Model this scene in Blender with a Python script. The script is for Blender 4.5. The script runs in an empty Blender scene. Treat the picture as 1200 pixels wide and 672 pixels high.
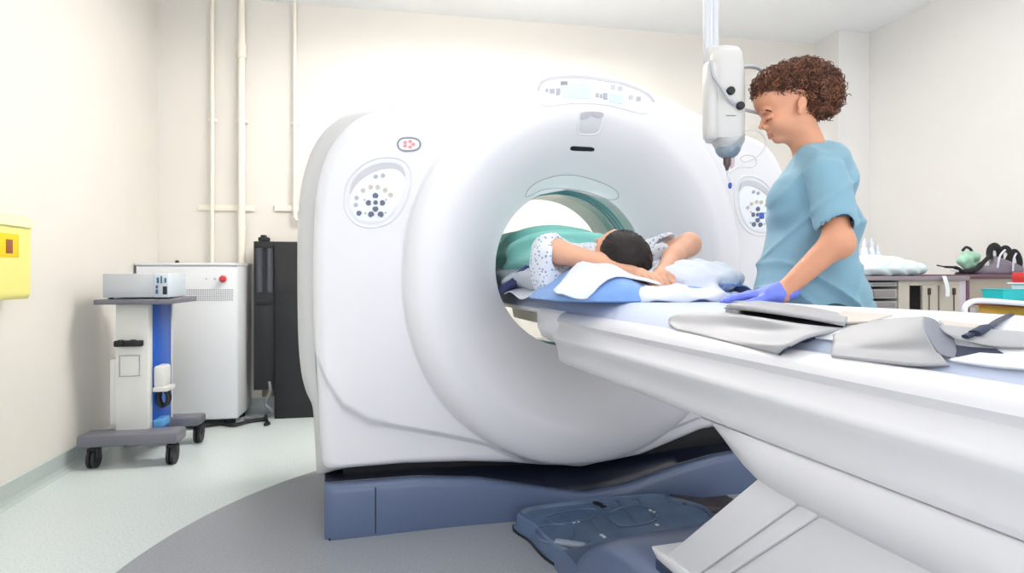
import bpy, bmesh, math, random
import numpy as np
from mathutils import Matrix, Vector
random.seed(4)
D = bpy.data; SC = bpy.context.scene; COL = SC.collection
PI = math.pi
# ---------------------------------------------------------------- frames
F_PX = 720.0; HZ = 322.0; TH = math.radians(10.6); PH = math.radians(16.2)
ct, st = math.cos(TH), math.sin(TH)
FC = (0.302, 2.590)                                   # scanner centre on the floor, camera frame
def c2w(cx, cz, z=0.0): return Vector((cx*ct+cz*st, -cx*st+cz*ct, z))
MR = Matrix.Identity(4)
MC = Matrix.Rotation(-TH, 4, 'Z')
MG = Matrix.Translation(c2w(*FC)) @ Matrix.Rotation(PH-TH, 4, 'Z')
MN = MC @ Matrix.Translation((0.97, 1.97, 0))         # where the technologist stands
def pu(px, py, u):
    """side plane at u of the scanner frame -> (y, z)"""
    t = (px-600)/F_PX; eu = math.cos(PH); en = math.sin(PH)
    ax = FC[0]+u*eu; az = FC[1]+u*en
    s = (t*az-ax)/(en+t*eu)
    cz = az-eu*s
    return -s, 1+(HZ-py)/F_PX*cz
def pv(px, py, v):
    """plane at depth v of the scanner frame -> (x, z)"""
    t = (px-600)/F_PX; eu = math.cos(PH); en = math.sin(PH)
    ax = FC[0]-v*en; az = FC[1]+v*eu
    u = (t*az-ax)/(eu-t*en)
    return u, 1+(HZ-py)/F_PX*(az+en*u)
def rx(px, py, yw):
    t = (px-600)/F_PX; cz = yw/(ct-t*st)
    return cz*(t*ct+st), 1+(HZ-py)/F_PX*cz
# ---------------------------------------------------------------- materials
def lin(c):
    c = c/255.0
    return c/12.92 if c <= .04045 else ((c+.055)/1.055)**2.4
MATS = {}
def mat(name, rgb, rough=.5, metal=0.0, var=0.0, scale=40.0, bump=0.0, bscale=200.0, trans=0.0, alpha=1.0, emit=0.0, coat=0.0, sss=0.0, sheen=0.0, stretch=(1,1,1)):
    if name in MATS: return MATS[name]
    m = D.materials.new(name); m.use_nodes = True
    nt = m.node_tree; b = nt.nodes['Principled BSDF']
    col = (lin(rgb[0]), lin(rgb[1]), lin(rgb[2]), 1)
    tc = nt.nodes.new('ShaderNodeTexCoord'); mp = nt.nodes.new('ShaderNodeMapping')
    mp.inputs['Scale'].default_value = stretch
    nt.links.new(tc.outputs['Object'], mp.inputs[0])
    n = nt.nodes.new('ShaderNodeTexNoise'); n.inputs['Scale'].default_value = scale; n.inputs['Detail'].default_value = 3
    nt.links.new(mp.outputs[0], n.inputs['Vector'])
    r = nt.nodes.new('ShaderNodeMapRange'); r.inputs[1].default_value = .3; r.inputs[2].default_value = .7
    r.inputs[3].default_value = 1-var; r.inputs[4].default_value = 1+var
    nt.links.new(n.outputs[0], r.inputs[0])
    mx = nt.nodes.new('ShaderNodeVectorMath'); mx.operation = 'SCALE'
    mx.inputs[0].default_value = col[:3]; nt.links.new(r.outputs[0], mx.inputs['Scale'])
    nt.links.new(mx.outputs[0], b.inputs['Base Color'])
    b.inputs['Roughness'].default_value = rough; b.inputs['Metallic'].default_value = metal
    b.inputs['Transmission Weight'].default_value = trans; b.inputs['Alpha'].default_value = alpha
    b.inputs['Coat Weight'].default_value = coat
    if sheen: b.inputs['Sheen Weight'].default_value = sheen
    if sss:
        b.inputs['Subsurface Weight'].default_value = sss; b.inputs['Subsurface Scale'].default_value = .01
        b.inputs['Subsurface Radius'].default_value = (1, .35, .2)
    if emit:
        b.inputs['Emission Color'].default_value = col; b.inputs['Emission Strength'].default_value = emit
    if bump:
        n2 = nt.nodes.new('ShaderNodeTexNoise'); n2.inputs['Scale'].default_value = bscale; n2.inputs['Detail'].default_value = 4
        nt.links.new(mp.outputs[0], n2.inputs['Vector'])
        bp = nt.nodes.new('ShaderNodeBump'); bp.inputs['Strength'].default_value = bump; bp.inputs['Distance'].default_value = .004
        nt.links.new(n2.outputs[0], bp.inputs['Height']); nt.links.new(bp.outputs[0], b.inputs['Normal'])
    MATS[name] = m
    return m
# ---------------------------------------------------------------- mesh builder
class MB:
    def __init__(s): s.v = []; s.f = []; s.mi = []; s.cur = 0
    def add(s, v, f):
        o = len(s.v); s.v += [tuple(map(float, p)) for p in v]; s.f += [tuple(i+o for i in q) for q in f]; s.mi += [s.cur]*len(f); return s
    def bm(s, bm):
        bm.verts.index_update()
        return s.add([v.co[:] for v in bm.verts], [[v.index for v in f.verts] for f in bm.faces])
    def box(s, c, d, bev=0.0, rot=None, seg=2, taper=None):
        b = bmesh.new(); bmesh.ops.create_cube(b, size=1)
        for v in b.verts:
            k = 1.0
            if taper and v.co.z > 0: k = taper
            v.co = Vector((v.co.x*d[0]*k, v.co.y*d[1]*k, v.co.z*d[2]))
        if bev: bmesh.ops.bevel(b, geom=b.edges[:]+b.verts[:], offset=bev, segments=seg, affect='EDGES', profile=.5, clamp_overlap=True)
        M = Matrix.Translation(c) @ (rot.to_4x4() if rot else Matrix.Identity(4))
        bmesh.ops.transform(b, matrix=M, verts=b.verts); s.bm(b); b.free(); return s
    def bb(s, x0, x1, y0, y1, z0, z1, bev=0.0, seg=2):
        return s.box(((x0+x1)/2, (y0+y1)/2, (z0+z1)/2), (abs(x1-x0), abs(y1-y0), abs(z1-z0)), bev, None, seg)
    def tube(s, pts, r, n=10, closed=False, cap=True, sy=1.0):
        P = [Vector(p) for p in pts]; k = len(P)
        R = r if isinstance(r, (list, tuple)) else [r]*k
        vs = []; fs = []; up = None
        for i in range(k):
            a = P[i-1] if (i > 0 or closed) else P[i]; b = P[(i+1) % k] if (i < k-1 or closed) else P[i]
            d = (b-a).normalized()
            if up is None:
                up = Vector((0, 0, 1)) if abs(d.z) < .9 else Vector((1, 0, 0))
            x = d.cross(up)
            if x.length < 1e-5: x = d.cross(Vector((0.3, 1, .2)))
            x.normalize(); y = x.cross(d).normalized(); up = y
            for j in range(n):
                q = 2*PI*j/n; vs.append(P[i]+x*math.cos(q)*R[i]+y*math.sin(q)*R[i]*sy)
        for i in range(k if closed else k-1):
            for j in range(n):
                a = i*n+j; b = i*n+(j+1) % n; c = ((i+1) % k)*n+(j+1) % n; d = ((i+1) % k)*n+j
                fs.append((a, b, c, d))
        if cap and not closed:
            fs.append(tuple(range(n))[::-1]); fs.append(tuple((k-1)*n+j for j in range(n)))
        return s.add(vs, fs)
    def cyl(s, a, b, r, n=24, r2=None): return s.tube([a, b], [r, r if r2 is None else r2], n)
    def lathe(s, prof, c=(0, 0, 0), n=32, M=None):
        vs = []; fs = []
        for (r, z) in prof:
            for j in range(n):
                q = 2*PI*j/n; p = Vector((r*math.cos(q), r*math.sin(q), z))
                vs.append((M @ p if M else p)+Vector(c))
        for i in range(len(prof)-1):
            for j in range(n): fs.append((i*n+j, i*n+(j+1) % n, (i+1)*n+(j+1) % n, (i+1)*n+j))
        fs.append(tuple(range(n))[::-1]); fs.append(tuple((len(prof)-1)*n+j for j in range(n)))
        return s.add(vs, fs)
    def loft(s, secs, closed=True, caps=True):
        n = len(secs[0]); vs = [p for q in secs for p in q]; fs = []
        for i in range(len(secs)-1):
            for j in range(n if closed else n-1):
                fs.append((i*n+j, i*n+(j+1) % n, (i+1)*n+(j+1) % n, (i+1)*n+j))
        if caps and closed: fs.append(tuple(range(n))[::-1]); fs.append(tuple((len(secs)-1)*n+j for j in range(n)))
        return s.add(vs, fs)
    def prism(s, pts, vec, bev=0.0):
        b = bmesh.new(); vs = [b.verts.new(p) for p in pts]; f = b.faces.new(vs)
        r = bmesh.ops.extrude_face_region(b, geom=[f]); nv = [g for g in r['geom'] if isinstance(g, bmesh.types.BMVert)]
        bmesh.ops.translate(b, verts=nv, vec=vec); bmesh.ops.recalc_face_normals(b, faces=b.faces)
        if bev: bmesh.ops.bevel(b, geom=b.edges[:], offset=bev, segments=2, affect='EDGES', profile=.5, clamp_overlap=True)
        s.bm(b); b.free(); return s
    def sheet(s, G, th=0.004):
        """G: (n,m,3) grid of points; gives it real thickness th downward along its normals"""
        G = np.asarray(G, float); n, m, _ = G.shape
        du = np.gradient(G, axis=0); dv = np.gradient(G, axis=1); N = np.cross(du, dv); N /= (np.linalg.norm(N, axis=2, keepdims=True)+1e-12)
        B = G-N*th; vs = list(G.reshape(-1, 3))+list(B.reshape(-1, 3)); o = n*m; fs = []
        for i in range(n-1):
            for j in range(m-1):
                a, b, c, d = i*m+j, (i+1)*m+j, (i+1)*m+j+1, i*m+j+1
                fs.append((a, b, c, d)); fs.append((o+d, o+c, o+b, o+a))
        rim = [i*m for i in range(n)]+[(n-1)*m+j for j in range(1, m)]+[i*m+m-1 for i in range(n-2, -1, -1)]+[j for j in range(m-2, 0, -1)]
        for k in range(len(rim)):
            a, b = rim[k], rim[(k+1) % len(rim)]; fs.append((b, a, o+a, o+b))
        return s.add(vs, fs)
def mk(name, mb, mats, parent=None, loc=(0, 0, 0), smooth=True, ang=40, sub=0):
    me = D.meshes.new(name)
    L = Vector(loc)
    vs = np.array(mb.v, float)-np.array(L[:]); me.from_pydata(vs.tolist(), [], mb.f)
    if not isinstance(mats, (list, tuple)): mats = [mats]
    for m in mats: me.materials.append(m)
    for p, i in zip(me.polygons, mb.mi): p.material_index = min(i, len(mats)-1)
    b = bmesh.new(); b.from_mesh(me); bmesh.ops.recalc_face_normals(b, faces=b.faces); b.to_mesh(me); b.free()
    if smooth:
        me.polygons.foreach_set('use_smooth', [True]*len(me.polygons))
        if ang < 180: me.set_sharp_from_angle(angle=math.radians(ang))
    o = D.objects.new(name, me); COL.objects.link(o)
    if parent is not None: o.parent = parent
    if sub:
        md = o.modifiers.new('sub', 'SUBSURF'); md.levels = sub; md.render_levels = sub
    return o
class Thing:
    """an Empty at a thing's base; its parts are given in the coordinates of a frame"""
    def __init__(s, name, label, cat, M=MR, loc=(0, 0, 0), group=None):
        s.e = D.objects.new(name, None); COL.objects.link(s.e); s.e.empty_display_size = .1
        s.M = M; s.loc = loc; s.e.matrix_world = M @ Matrix.Translation(loc)
        tagit(s.e, label, cat, group)
    def part(s, name, mb, mats, parent=None, label=None, **k):
        o = mk(name, mb, mats, parent or s.e, s.loc, **k)
        if label: o['label'] = label
        return o
def tagit(o, label, cat, group=None):
    o['label'] = label; o['category'] = cat
    if group: o['group'] = group
def single(name, mb, mats, label, cat, M=MR, loc=(0, 0, 0), group=None, **k):
    o = mk(name, mb, mats, None, loc, **k); o.matrix_world = M @ Matrix.Translation(loc); tagit(o, label, cat, group); return o
def struct(name, mb, mats, **k):
    o = mk(name, mb, mats, **k); o['kind'] = 'structure'; return o
def smooth_poly(pts, n=4, closed=True):
    """Catmull-Rom through points"""
    P = [np.array(p, float) for p in pts]; k = len(P); out = []
    for i in range(k if closed else k-1):
        if closed: a, b, c, d = P[i-1], P[i], P[(i+1) % k], P[(i+2) % k]
        else: a, b, c, d = P[max(i-1, 0)], P[i], P[i+1], P[min(i+2, k-1)]
        for j in range(n):
            t = j/n; out.append(.5*((2*b)+(-a+c)*t+(2*a-5*b+4*c-d)*t*t+(-a+3*b-3*c+d)*t**3))
    if not closed: out.append(P[-1])
    return out
# ---------------------------------------------------------------- implicit surfaces
def smin(a, b, k):
    if k <= 0: return np.minimum(a, b)
    h = np.maximum(k-np.abs(a-b), 0)/k
    return np.minimum(a, b)-h*h*k*.25
def smax(a, b, k): return -smin(-a, -b, k)
def cone(a, b, ra, rb, k=.02):
    a = np.array(a, float); b = np.array(b, float); ab = b-a; L2 = max(ab.dot(ab), 1e-12)
    def f(P):
        t = np.clip(((P-a)@ab)/L2, 0, 1)
        return np.linalg.norm(P-a-t[:, None]*ab, axis=1)-(ra+(rb-ra)*t)
    return ('u', f, k)
def ell(c, r, k=.02, rot=None, op='u'):
    c = np.array(c, float); r = np.array(r, float); R = np.array(rot.to_3x3()) if rot is not None else None
    def f(P):
        q = P-c
        if R is not None: q = q@R
        a = np.linalg.norm(q/r, axis=1); b = np.linalg.norm(q/(r*r), axis=1)
        return a*(a-1)/np.maximum(b, 1e-9)
    return (op, f, k)
def ecap(a, b, ra, rb, k=.03):
    """capsule along z-ish with elliptic sections ra=(rx,ry) .. rb"""
    a = np.array(a, float); b = np.array(b, float); ab = b-a; L2 = ab.dot(ab); ra = np.array(ra, float); rb = np.array(rb, float)
    def f(P):
        t = np.clip(((P-a)@ab)/L2, 0, 1); q = P-a-t[:, None]*ab; r = ra+(rb-ra)*t[:, None]; m = r.min(axis=1)
        g = np.sqrt((q[:, 0]/r[:, 0])**2+(q[:, 1]/r[:, 1])**2+(q[:, 2]/m)**2)
        return (g-1)*m
    return ('u', f, k)
def rbox(c, h, r, k=.02, rot=None, op='u'):
    c = np.array(c, float); h = np.array(h, float); R = np.array(rot.to_3x3()) if rot is not None else None
    def f(P):
        q = P-c
        if R is not None: q = q@R
        q = np.abs(q)-(h-r)
        return np.linalg.norm(np.maximum(q, 0), axis=1)+np.minimum(q.max(axis=1), 0)-r
    return (op, f, k)
def field(prims, post=None):
    def F(P):
        d = np.full(len(P), 9.0)
        for op, f, k in prims:
            g = f(P)
            if op == 'u': d = smin(d, g, k) if d[0] != 9.0 or True else g
            elif op == 's': d = smax(d, -g, k)
            elif op == 'i': d = smax(d, g, k)
        if post is not None: d = post(P, d)
        return d
    return F
def nets(F, lo, hi, h, B=12):
    lo = np.array(lo, float); hi = np.array(hi, float)
    nb = np.ceil((hi-lo)/(h*B)).astype(int); n = nb*B+1
    V = np.empty(n, np.float32)
    I = np.stack(np.meshgrid(*[np.arange(k) for k in nb], indexing='ij'), -1).reshape(-1, 3)
    C = lo+(I+.5)*h*B; dc = F(C); rad = h*B*.9+.03
    loc = np.stack(np.meshgrid(*[np.arange(B+1)]*3, indexing='ij'), -1).reshape(-1, 3)
    far = np.abs(dc) > rad
    for i, d in zip(I[far], dc[far]):
        s = i*B; V[s[0]:s[0]+B+1, s[1]:s[1]+B+1, s[2]:s[2]+B+1] = d
    near = I[~far]
    for c0 in range(0, len(near), 60):
        ch = near[c0:c0+60]; G = (ch[:, None, :]*B+loc[None]).reshape(-1, 3); v = F(lo+G*h).reshape(len(ch), -1)
        for i, vv in zip(ch, v):
            s = i*B; V[s[0]:s[0]+B+1, s[1]:s[1]+B+1, s[2]:s[2]+B+1] = vv.reshape(B+1, B+1, B+1)
    S = V < 0
    cs = np.zeros(tuple(np.array(V.shape)-1), np.int8)
    X, Y, Z = cs.shape
    for a in (0, 1):
        for b in (0, 1):
            for c in (0, 1): cs += S[a:a+X, b:b+Y, c:c+Z]
    act = (cs > 0) & (cs < 8); idx = np.argwhere(act)
    ID = -np.ones(cs.shape, np.int64); ID[act] = np.arange(len(idx))
    acc = np.zeros((len(idx), 3)); cnt = np.zeros(len(idx))
    cor = [(a, b, c) for a in (0, 1) for b in (0, 1) for c in (0, 1)]
    for a in cor:
        for ax in range(3):
            if a[ax]: continue
            b = list(a); b[ax] = 1
            va = V[tuple((idx+a).T)].astype(float); vb = V[tuple((idx+b).T)].astype(float)
            m = (va < 0) != (vb < 0); t = va[m]/(va[m]-vb[m])
            p = np.repeat(np.array(a, float)[None], m.sum(), 0); p[:, ax] = t
            acc[m] += p; cnt[m] += 1
    P = lo+(idx+acc/cnt[:, None])*h
    faces = []
    for ax in range(3):
        a1, a2 = [(1, 2), (2, 0), (0, 1)][ax]
        sl = [slice(None)]*3; sl[ax] = slice(0, -1); sh = [slice(None)]*3; sh[ax] = slice(1, None)
        E = np.argwhere(S[tuple(sl)] != S[tuple(sh)])
        E = E[(E[:, a1] > 0) & (E[:, a2] > 0) & (E[:, a1] < cs.shape[a1]) & (E[:, a2] < cs.shape[a2])]
        if not len(E): continue
        def g(d1, d2):
            q = E.copy(); q[:, a1] -= d1; q[:, a2] -= d2; return ID[tuple(q.T)]
        Q = np.stack([g(0, 0), g(1, 0), g(1, 1), g(0, 1)], 1)
        fl = S[tuple(E.T)]
        Q[~fl] = Q[~fl][:, ::-1]
        faces.append(Q)
    Q = np.concatenate(faces); Q = Q[(Q >= 0).all(1)]
    return P, Q
def sdf(prims, lo, hi, h, post=None, mb=None, mati=None):
    P, Q = nets(field(prims, post), lo, hi, h)
    m = mb or MB(); o = len(m.v)
    m.v += [tuple(p) for p in P.tolist()]; m.f += [tuple(int(i)+o for i in q) for q in Q.tolist()]
    if mati is None: m.mi += [0]*len(Q)
    else: m.mi += [int(i) for i in mati(P[Q].mean(axis=1))]
    return m
def vnoise(P, s, seed=0):
    """cheap smooth noise -1..1"""
    r = np.random.RandomState(seed); o = np.zeros(len(P))
    for i in range(5):
        d = r.normal(size=3); d /= np.linalg.norm(d); o += np.sin(P@d*s*(1+.35*i)+r.uniform(0, 6.28))
    return o/5
# ================================================================ the room
XL, XR, YB, YF, ZC = -1.657, 3.82, 4.72, -.5, 2.99
m_wall = mat('cream wall paint', (230, 225, 217), .6, var=.012, scale=3, bump=.03, bscale=300)
m_wall_r = mat('pale wall paint', (234, 232, 229), .6, var=.012, scale=3, bump=.03, bscale=300)
m_ceil = mat('white ceiling paint', (252, 253, 255), .7, var=.01, scale=3, bump=.03)
m_skirt = mat('grey green vinyl skirting', (186, 196, 192), .45, var=.02)
def floor_mat():
    m = mat('mint vinyl floor', (206, 219, 214), .32, var=.03, scale=60, bump=.04, bscale=350)
    nt = m.node_tree; b = nt.nodes['Principled BSDF']
    tc = nt.nodes.new('ShaderNodeTexCoord'); c = c2w(.471, 2.092)
    sub = nt.nodes.new('ShaderNodeVectorMath'); sub.operation = 'DISTANCE'; sub.inputs[1].default_value = (c.x, c.y, 0)
    nt.links.new(tc.outputs['Object'], sub.inputs[0])
    lt = nt.nodes.new('ShaderNodeMath'); lt.operation = 'LESS_THAN'; lt.inputs[1].default_value = 1.8
    nt.links.new(sub.outputs['Value'], lt.inputs[0])
    n = nt.nodes.new('ShaderNodeTexNoise'); n.inputs['Scale'].default_value = 130; n.inputs['Detail'].default_value = 2
    nt.links.new(tc.outputs['Object'], n.inputs['Vector'])
    def ramp(a, b2):
        r = nt.nodes.new('ShaderNodeValToRGB'); r.color_ramp.elements[0].position = .38; r.color_ramp.elements[1].position = .62
        r.color_ramp.elements[0].color = (*[lin(x) for x in a], 1); r.color_ramp.elements[1].color = (*[lin(x) for x in b2], 1)
        nt.links.new(n.outputs[0], r.inputs[0]); return r
    r1 = ramp((202, 212, 212), (220, 228, 227)); r2 = ramp((150, 154, 160), (163, 167, 172))
    mx = nt.nodes.new('ShaderNodeMix'); mx.data_type = 'RGBA'
    nt.links.new(lt.outputs[0], mx.inputs[0]); nt.links.new(r1.outputs[0], mx.inputs[6]); nt.links.new(r2.outputs[0], mx.inputs[7])
    nt.links.new(mx.outputs[2], b.inputs['Base Color'])
    return m
struct('floor', MB().bb(XL-.1, XR+.1, -3.5, YB+.1, -.1, 0), floor_mat(), smooth=False)
struct('ceiling', MB().bb(XL-.1, XR+.1, -3.5, YB+.1, ZC, ZC+.1), m_ceil, smooth=False)
struct('wall_left', MB().bb(XL-.1, XL, YF, YB+.1, 0, ZC), m_wall, smooth=False)
struct('wall_back', MB().bb(XL, XR, YB, YB+.1, 0, ZC), m_wall, smooth=False)
struct('wall_right', MB().bb(XR, XR+.1, YF, YB+.1, 0, ZC), m_wall_r, smooth=False)
struct('wall_pillar', MB().bb(3.53, XR, 4.42, YB, 0, ZC, .003), m_wall_r, smooth=False)
def skirt(name, a, b, nrm):
    a = Vector(a); b = Vector(b); n = Vector(nrm); prof = [(0, .0), (.03, .0), (.016, .012), (.006, .03), (.005, .10), (0, .105)]
    mb = MB().loft([[a+n*p+Vector((0, 0, z)) for p, z in prof], [b+n*p+Vector((0, 0, z)) for p, z in prof]])
    struct(name, mb, m_skirt, smooth=False)
skirt('baseboard_left', (XL, YF, 0), (XL, YB, 0), (1, 0, 0))
skirt('baseboard_back', (XL, YB, 0), (3.53, YB, 0), (0, -1, 0))
skirt('baseboard_right', (XR, YF, 0), (XR, 4.42, 0), (-1, 0, 0))
# unseen ceiling panels, added to light the room and whiten the back wall
m_lamp = mat('added lamp diffuser', (255, 252, 247), .4, emit=1.3)
m_up = mat('uplight diffuser', (255, 253, 250), .4, emit=4.5)
m_lampb = mat('bright added lamp diffuser', (255, 253, 250), .4, emit=16)  # stronger panel, added so the wall behind the scanner goes white
m_frame = mat('white lamp frame', (240, 240, 240), .4)
LAMPS = [(.0, 3.1, 1.2, .6, 0), (.7, 3.35, 1.7, .6, 1), (2.5, 2.5, 1.2, .6, 0), (-.1, 1.3, 1.2, .6, 0), (1.0, 1.1, 1.2, .6, 0), (2.6, 1.4, 1.2, .6, 0)]
for i, (x, y, w, d, b) in enumerate(LAMPS):
    t = Thing('added_ceiling_light', 'unseen hanging white light panel added above to light the scanner room', 'ceiling light', MR, (x, y, ZC-.21), 'added ceiling light panels')
    mb = MB()
    for sx in (-1, 1): mb.bb(x+sx*(w/2+.015)-.015, x+sx*(w/2+.015)+.015, y-d/2-.03, y+d/2+.03, ZC-.205, ZC-.16, .003)
    for sy in (-1, 1): mb.bb(x-w/2, x+w/2, y+sy*(d/2+.015)-.015, y+sy*(d/2+.015)+.015, ZC-.205, ZC-.16, .003)
    t.part('frame', mb, m_frame); t.part('diffuser', MB().bb(x-w/2, x+w/2, y-d/2, y+d/2, ZC-.2, ZC-.17), m_lampb if b else m_lamp, smooth=False)
    t.part('added_uplight', MB().bb(x-w/2+.03, x+w/2-.03, y-d/2+.03, y+d/2-.03, ZC-.168, ZC-.16), m_up, smooth=False)  # glowing slab added on top to brighten the ceiling
    for sx in (-1, 1): t.part('hanger', MB().cyl((x+sx*(w/2+.015), y, ZC-.17), (x+sx*(w/2+.015), y, ZC-.0), .004, 8), m_frame)
# pipes on the back wall
m_pipe = mat('cream painted pipe', (243, 236, 222), .45)
for px, r, lab in ((248, .014, 'thin cream pipe running up the back wall, leftmost of the three'),
                   (283, .024, 'thick cream pipe running up the back wall, middle of the three'),
                   (345, .013, 'thin cream pipe on the back wall beside the scanner edge, rightmost of the three')):
    x, _ = rx(px, 300, YB-.05); y = YB-r-.022
    t = Thing('wall_pipe', lab, 'pipe', MR, (x, y, 0))
    z0 = .11 if px != 345 else 1.42
    mb = MB().cyl((x, y, z0), (x, y, ZC-.001), r, 20)
    if px == 345: mb.tube([(x, y, z0), (x+.01, y, z0-.02), (x+.05, y, z0-.03), (x+.25, y, z0-.03)], r, 16)
    t.part('pipe', mb, m_pipe)
    for z in (2.6,) if px == 283 else (): t.part('pipe_joint', MB().cyl((x, y, z-.05), (x, y, z+.05), r+.006, 20), m_pipe)
    for z in (.6, 2.1): t.part('pipe_clip', MB().bb(x-r-.012, x+r+.012, y-.004, YB, z-.012, z+.012, .003), m_pipe)
for x0, x1, py, lab in ((232, 298, 243, 'horizontal cream rail crossing the left and middle wall pipes'), (323, 350, 244, 'short horizontal cream rail at the pipe beside the scanner')):
    a, z = rx(x0, py, YB-.02); b, _ = rx(x1, py, YB-.02)
    t = Thing('wall_rail', lab, 'rail', MR, (a, YB-.012, z))
    t.part('channel', MB().bb(a, b, YB-.016, YB, z-.022, z+.022, .004), m_pipe)
    t.part('channel_cap', MB().bb(a-.008, a+.004, YB-.018, YB, z-.025, z+.025, .004), m_pipe)
# ================================================================ the scanner gantry
m_white = mat('glossy white scanner cover', (232, 231, 235), .28, coat=.15)
m_side = mat('light grey scanner side cover', (206, 206, 206), .4)
m_navy = mat('blue grey base plastic', (94, 109, 140), .3, var=.02, coat=.1)
m_black = mat('black rubber', (18, 19, 24), .5)
m_liner = mat('white bore liner', (238, 246, 245), .2)
m_teal = mat('teal bore ring', (110, 176, 184), .25)
m_panel = mat('white control panel face', (240, 243, 248), .35)
m_shadegrey = mat('pale grey panel hood', (202, 201, 206), .4)
m_icon = mat('slate grey panel button', (96, 104, 126), .4)
m_icon_l = mat('pale grey panel button', (178, 180, 190), .4)
m_icon_b = mat('beige panel button', (205, 192, 180), .4)
m_seam = mat('grey seam', (150, 152, 160), .5)
m_screen = mat('pale blue display', (214, 228, 246), .15)
m_red = mat('faded red symbol', (226, 160, 160), .4)
def ss(a, b, x):
    t = np.clip((x-a)/(b-a), 0, 1); return t*t*(3-2*t)
CZ = 1.03
def crease_R(th): return .755+.075*np.clip(-np.sin(th), 0, 1)**1.2
ap_pts = [(-1.2, .72), (-1.08, .70), (-1.04, .60), (-.98, .50), (-.88, .435), (-.74, .40), (-.6, .365), (-.4, .31), (-.2, .24), (0, .17)]
apx = np.array([p[0] for p in ap_pts]+[-p[0] for p in ap_pts[-2::-1]]); apz = np.array([p[1] for p in ap_pts]+[p[1] for p in ap_pts[-2::-1]])
def V(x, z):
    x = np.asarray(x, float); z = np.asarray(z, float)
    dz = z-CZ; rho = np.hypot(x, dz); th = np.arctan2(dz, x); R1 = crease_R(th)
    q = (rho-.35)/(R1-.35)
    w = 1-ss(.15, .8, np.sin(th))                       # crease fades towards the top
    rise = .13-.205*np.sin(np.clip(q/.74, 0, 1)*PI/2)**1.25
    fall = -.075*np.sqrt(np.clip(1-(np.clip(q-.74, 0, .26)/.26)**2.2, 0, 1))
    A = np.where(q < .74, rise, fall)
    Bs = np.where(q < .74, rise, -.075+.05*ss(.74, 1.6, q))
    f = A*w+Bs*(1-w)
    apron = np.interp(x, apx, apz)
    low = 1-ss(-.016, .014, z-apron)
    f = f+low*.030*(ss(.985, 1.05, q))+.02*ss(.9, 1.1, np.abs(x))*ss(.5, .8, z)
    return f
def fpx(px, py, off=0.0):
    v = 0.0
    for _ in range(12):
        x, z = pv(px, py, v); v = .5*v+.5*float(V(x, z))
    return x, z
# outline of the front cover
half = [(378, 555), (374, 500), (371, 450), (368, 400), (366, 340), (367, 275), (371, 220), (382, 182), (396, 159), (413, 143), (434, 133), (480, 124), (530, 113), (575, 102.5), (608, 94), (640, 87), (665, 83)]
L = [pv(a, b, .02) for a, b in half]
L = smooth_poly(L, 4, False)
cxm = 0.0
top = [(p[0], p[1]) for p in L]; topR = [(-p[0], p[1]) for p in top[::-1]]
bot = [(1.05, .30), (.75, .305), (.6, .29), (.45, .245), (.3, .20), (.15, .183), (0, .18), (-.15, .19), (-.3, .215), (-.5, .236), (-.75, .25)]
zl = top[0][1]
OUT = [tuple(p) for p in top]+[(0, 1.872)]+[p for p in topR if p[1] > .34]+bot
def rayR(poly, th):
    c, s = math.cos(th), math.sin(th); best = 0
    for i in range(len(poly)):
        x1, z1 = poly[i]; x2, z2 = poly[(i+1) % len(poly)]; z1 -= CZ; z2 -= CZ
        den = c*(z2-z1)-s*(x2-x1)
        if abs(den) < 1e-9: continue
        r = (x1*(z2-z1)-z1*(x2-x1))/den; u = (x1*s-z1*c)/den
        if r > 0 and -1e-6 <= u <= 1+1e-6: best = max(best, r)
    return best
NA = 560
THS = [2*PI*i/NA for i in range(NA)]
RO = np.array([rayR(OUT, t) for t in THS]); RO = np.convolve(np.r_[RO[-2:], RO, RO[:2]], [.1, .2, .4, .2, .1], 'valid')
cs_, sn_ = np.cos(THS), np.sin(THS)
secs = []
for v in (.16, .14): secs.append([(.35*c, v, CZ+.35*s) for c, s in zip(cs_, sn_)])
NR = 200; ER = .045
for i in range(NR+1):
    t = i/NR; t = 1-(1-t)**1.25
    rho = .35+(RO-ER*0-.35)*t
    x = rho*cs_; z = CZ+rho*sn_; d = (RO-rho); k = np.clip((ER-d)/ER, 0, 1)
    vv = V(x, z)+ER*(1-np.sqrt(np.clip(1-k*k, 0, 1)))*.99
    secs.append(list(zip(x, vv, z)))
for v, k in ((.07, 1.0), (.10, 1.0), (.10, .99), (.10, .95)):
    secs.append([(RO[i]*k*cs_[i], v, CZ+RO[i]*k*sn_[i]) for i in range(NA)])
GAN = Thing('ct_scanner', 'large white ring shaped body scanner with round bore, standing on a blue grey base', 'scanner', MG, (0, .4, 0))
GAN.part('front_cover', MB().loft(secs, True, False), m_white, ang=180)
# side and rear cover
half2 = [(371, 556), (368, 500), (366, 476), (359, 460), (353, 436), (349.5, 395), (348.5, 330), (349, 265), (353, 218), (363, 182), (377, 157), (396, 140), (421, 128), (480, 118), (530, 107.5), (575, 97), (610, 88), (640, 82.5), (668, 79.5)]
L2 = [tuple(p) for p in smooth_poly([pv(a, b, .17) for a, b in half2], 4, False)]
OUT2 = L2+[(0, 1.925)]+[(-p[0], p[1]) for p in L2[::-1] if p[1] > .36]+[(p[0], p[1]+.02) for p in bot]
RS = np.array([rayR(OUT2, t) for t in THS])
def ring(R, v): return [(R[i]*cs_[i], v, CZ+R[i]*sn_[i]) for i in range(NA)]
sid = [ring(RO*.96, .102), ring(RO*.995, .095), ring(RO*.7+RS*.3-.004, .10), ring(RO*.35+RS*.65, .118), ring(RO*.1+RS*.9, .14), ring(RS, .17), ring(RS, .5), ring(RS, .8), ring(RS*.99, .83), ring(RS*.95, .86), ring(RS*.85+.02, .87)]
R3 = RS*0+.62
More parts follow.
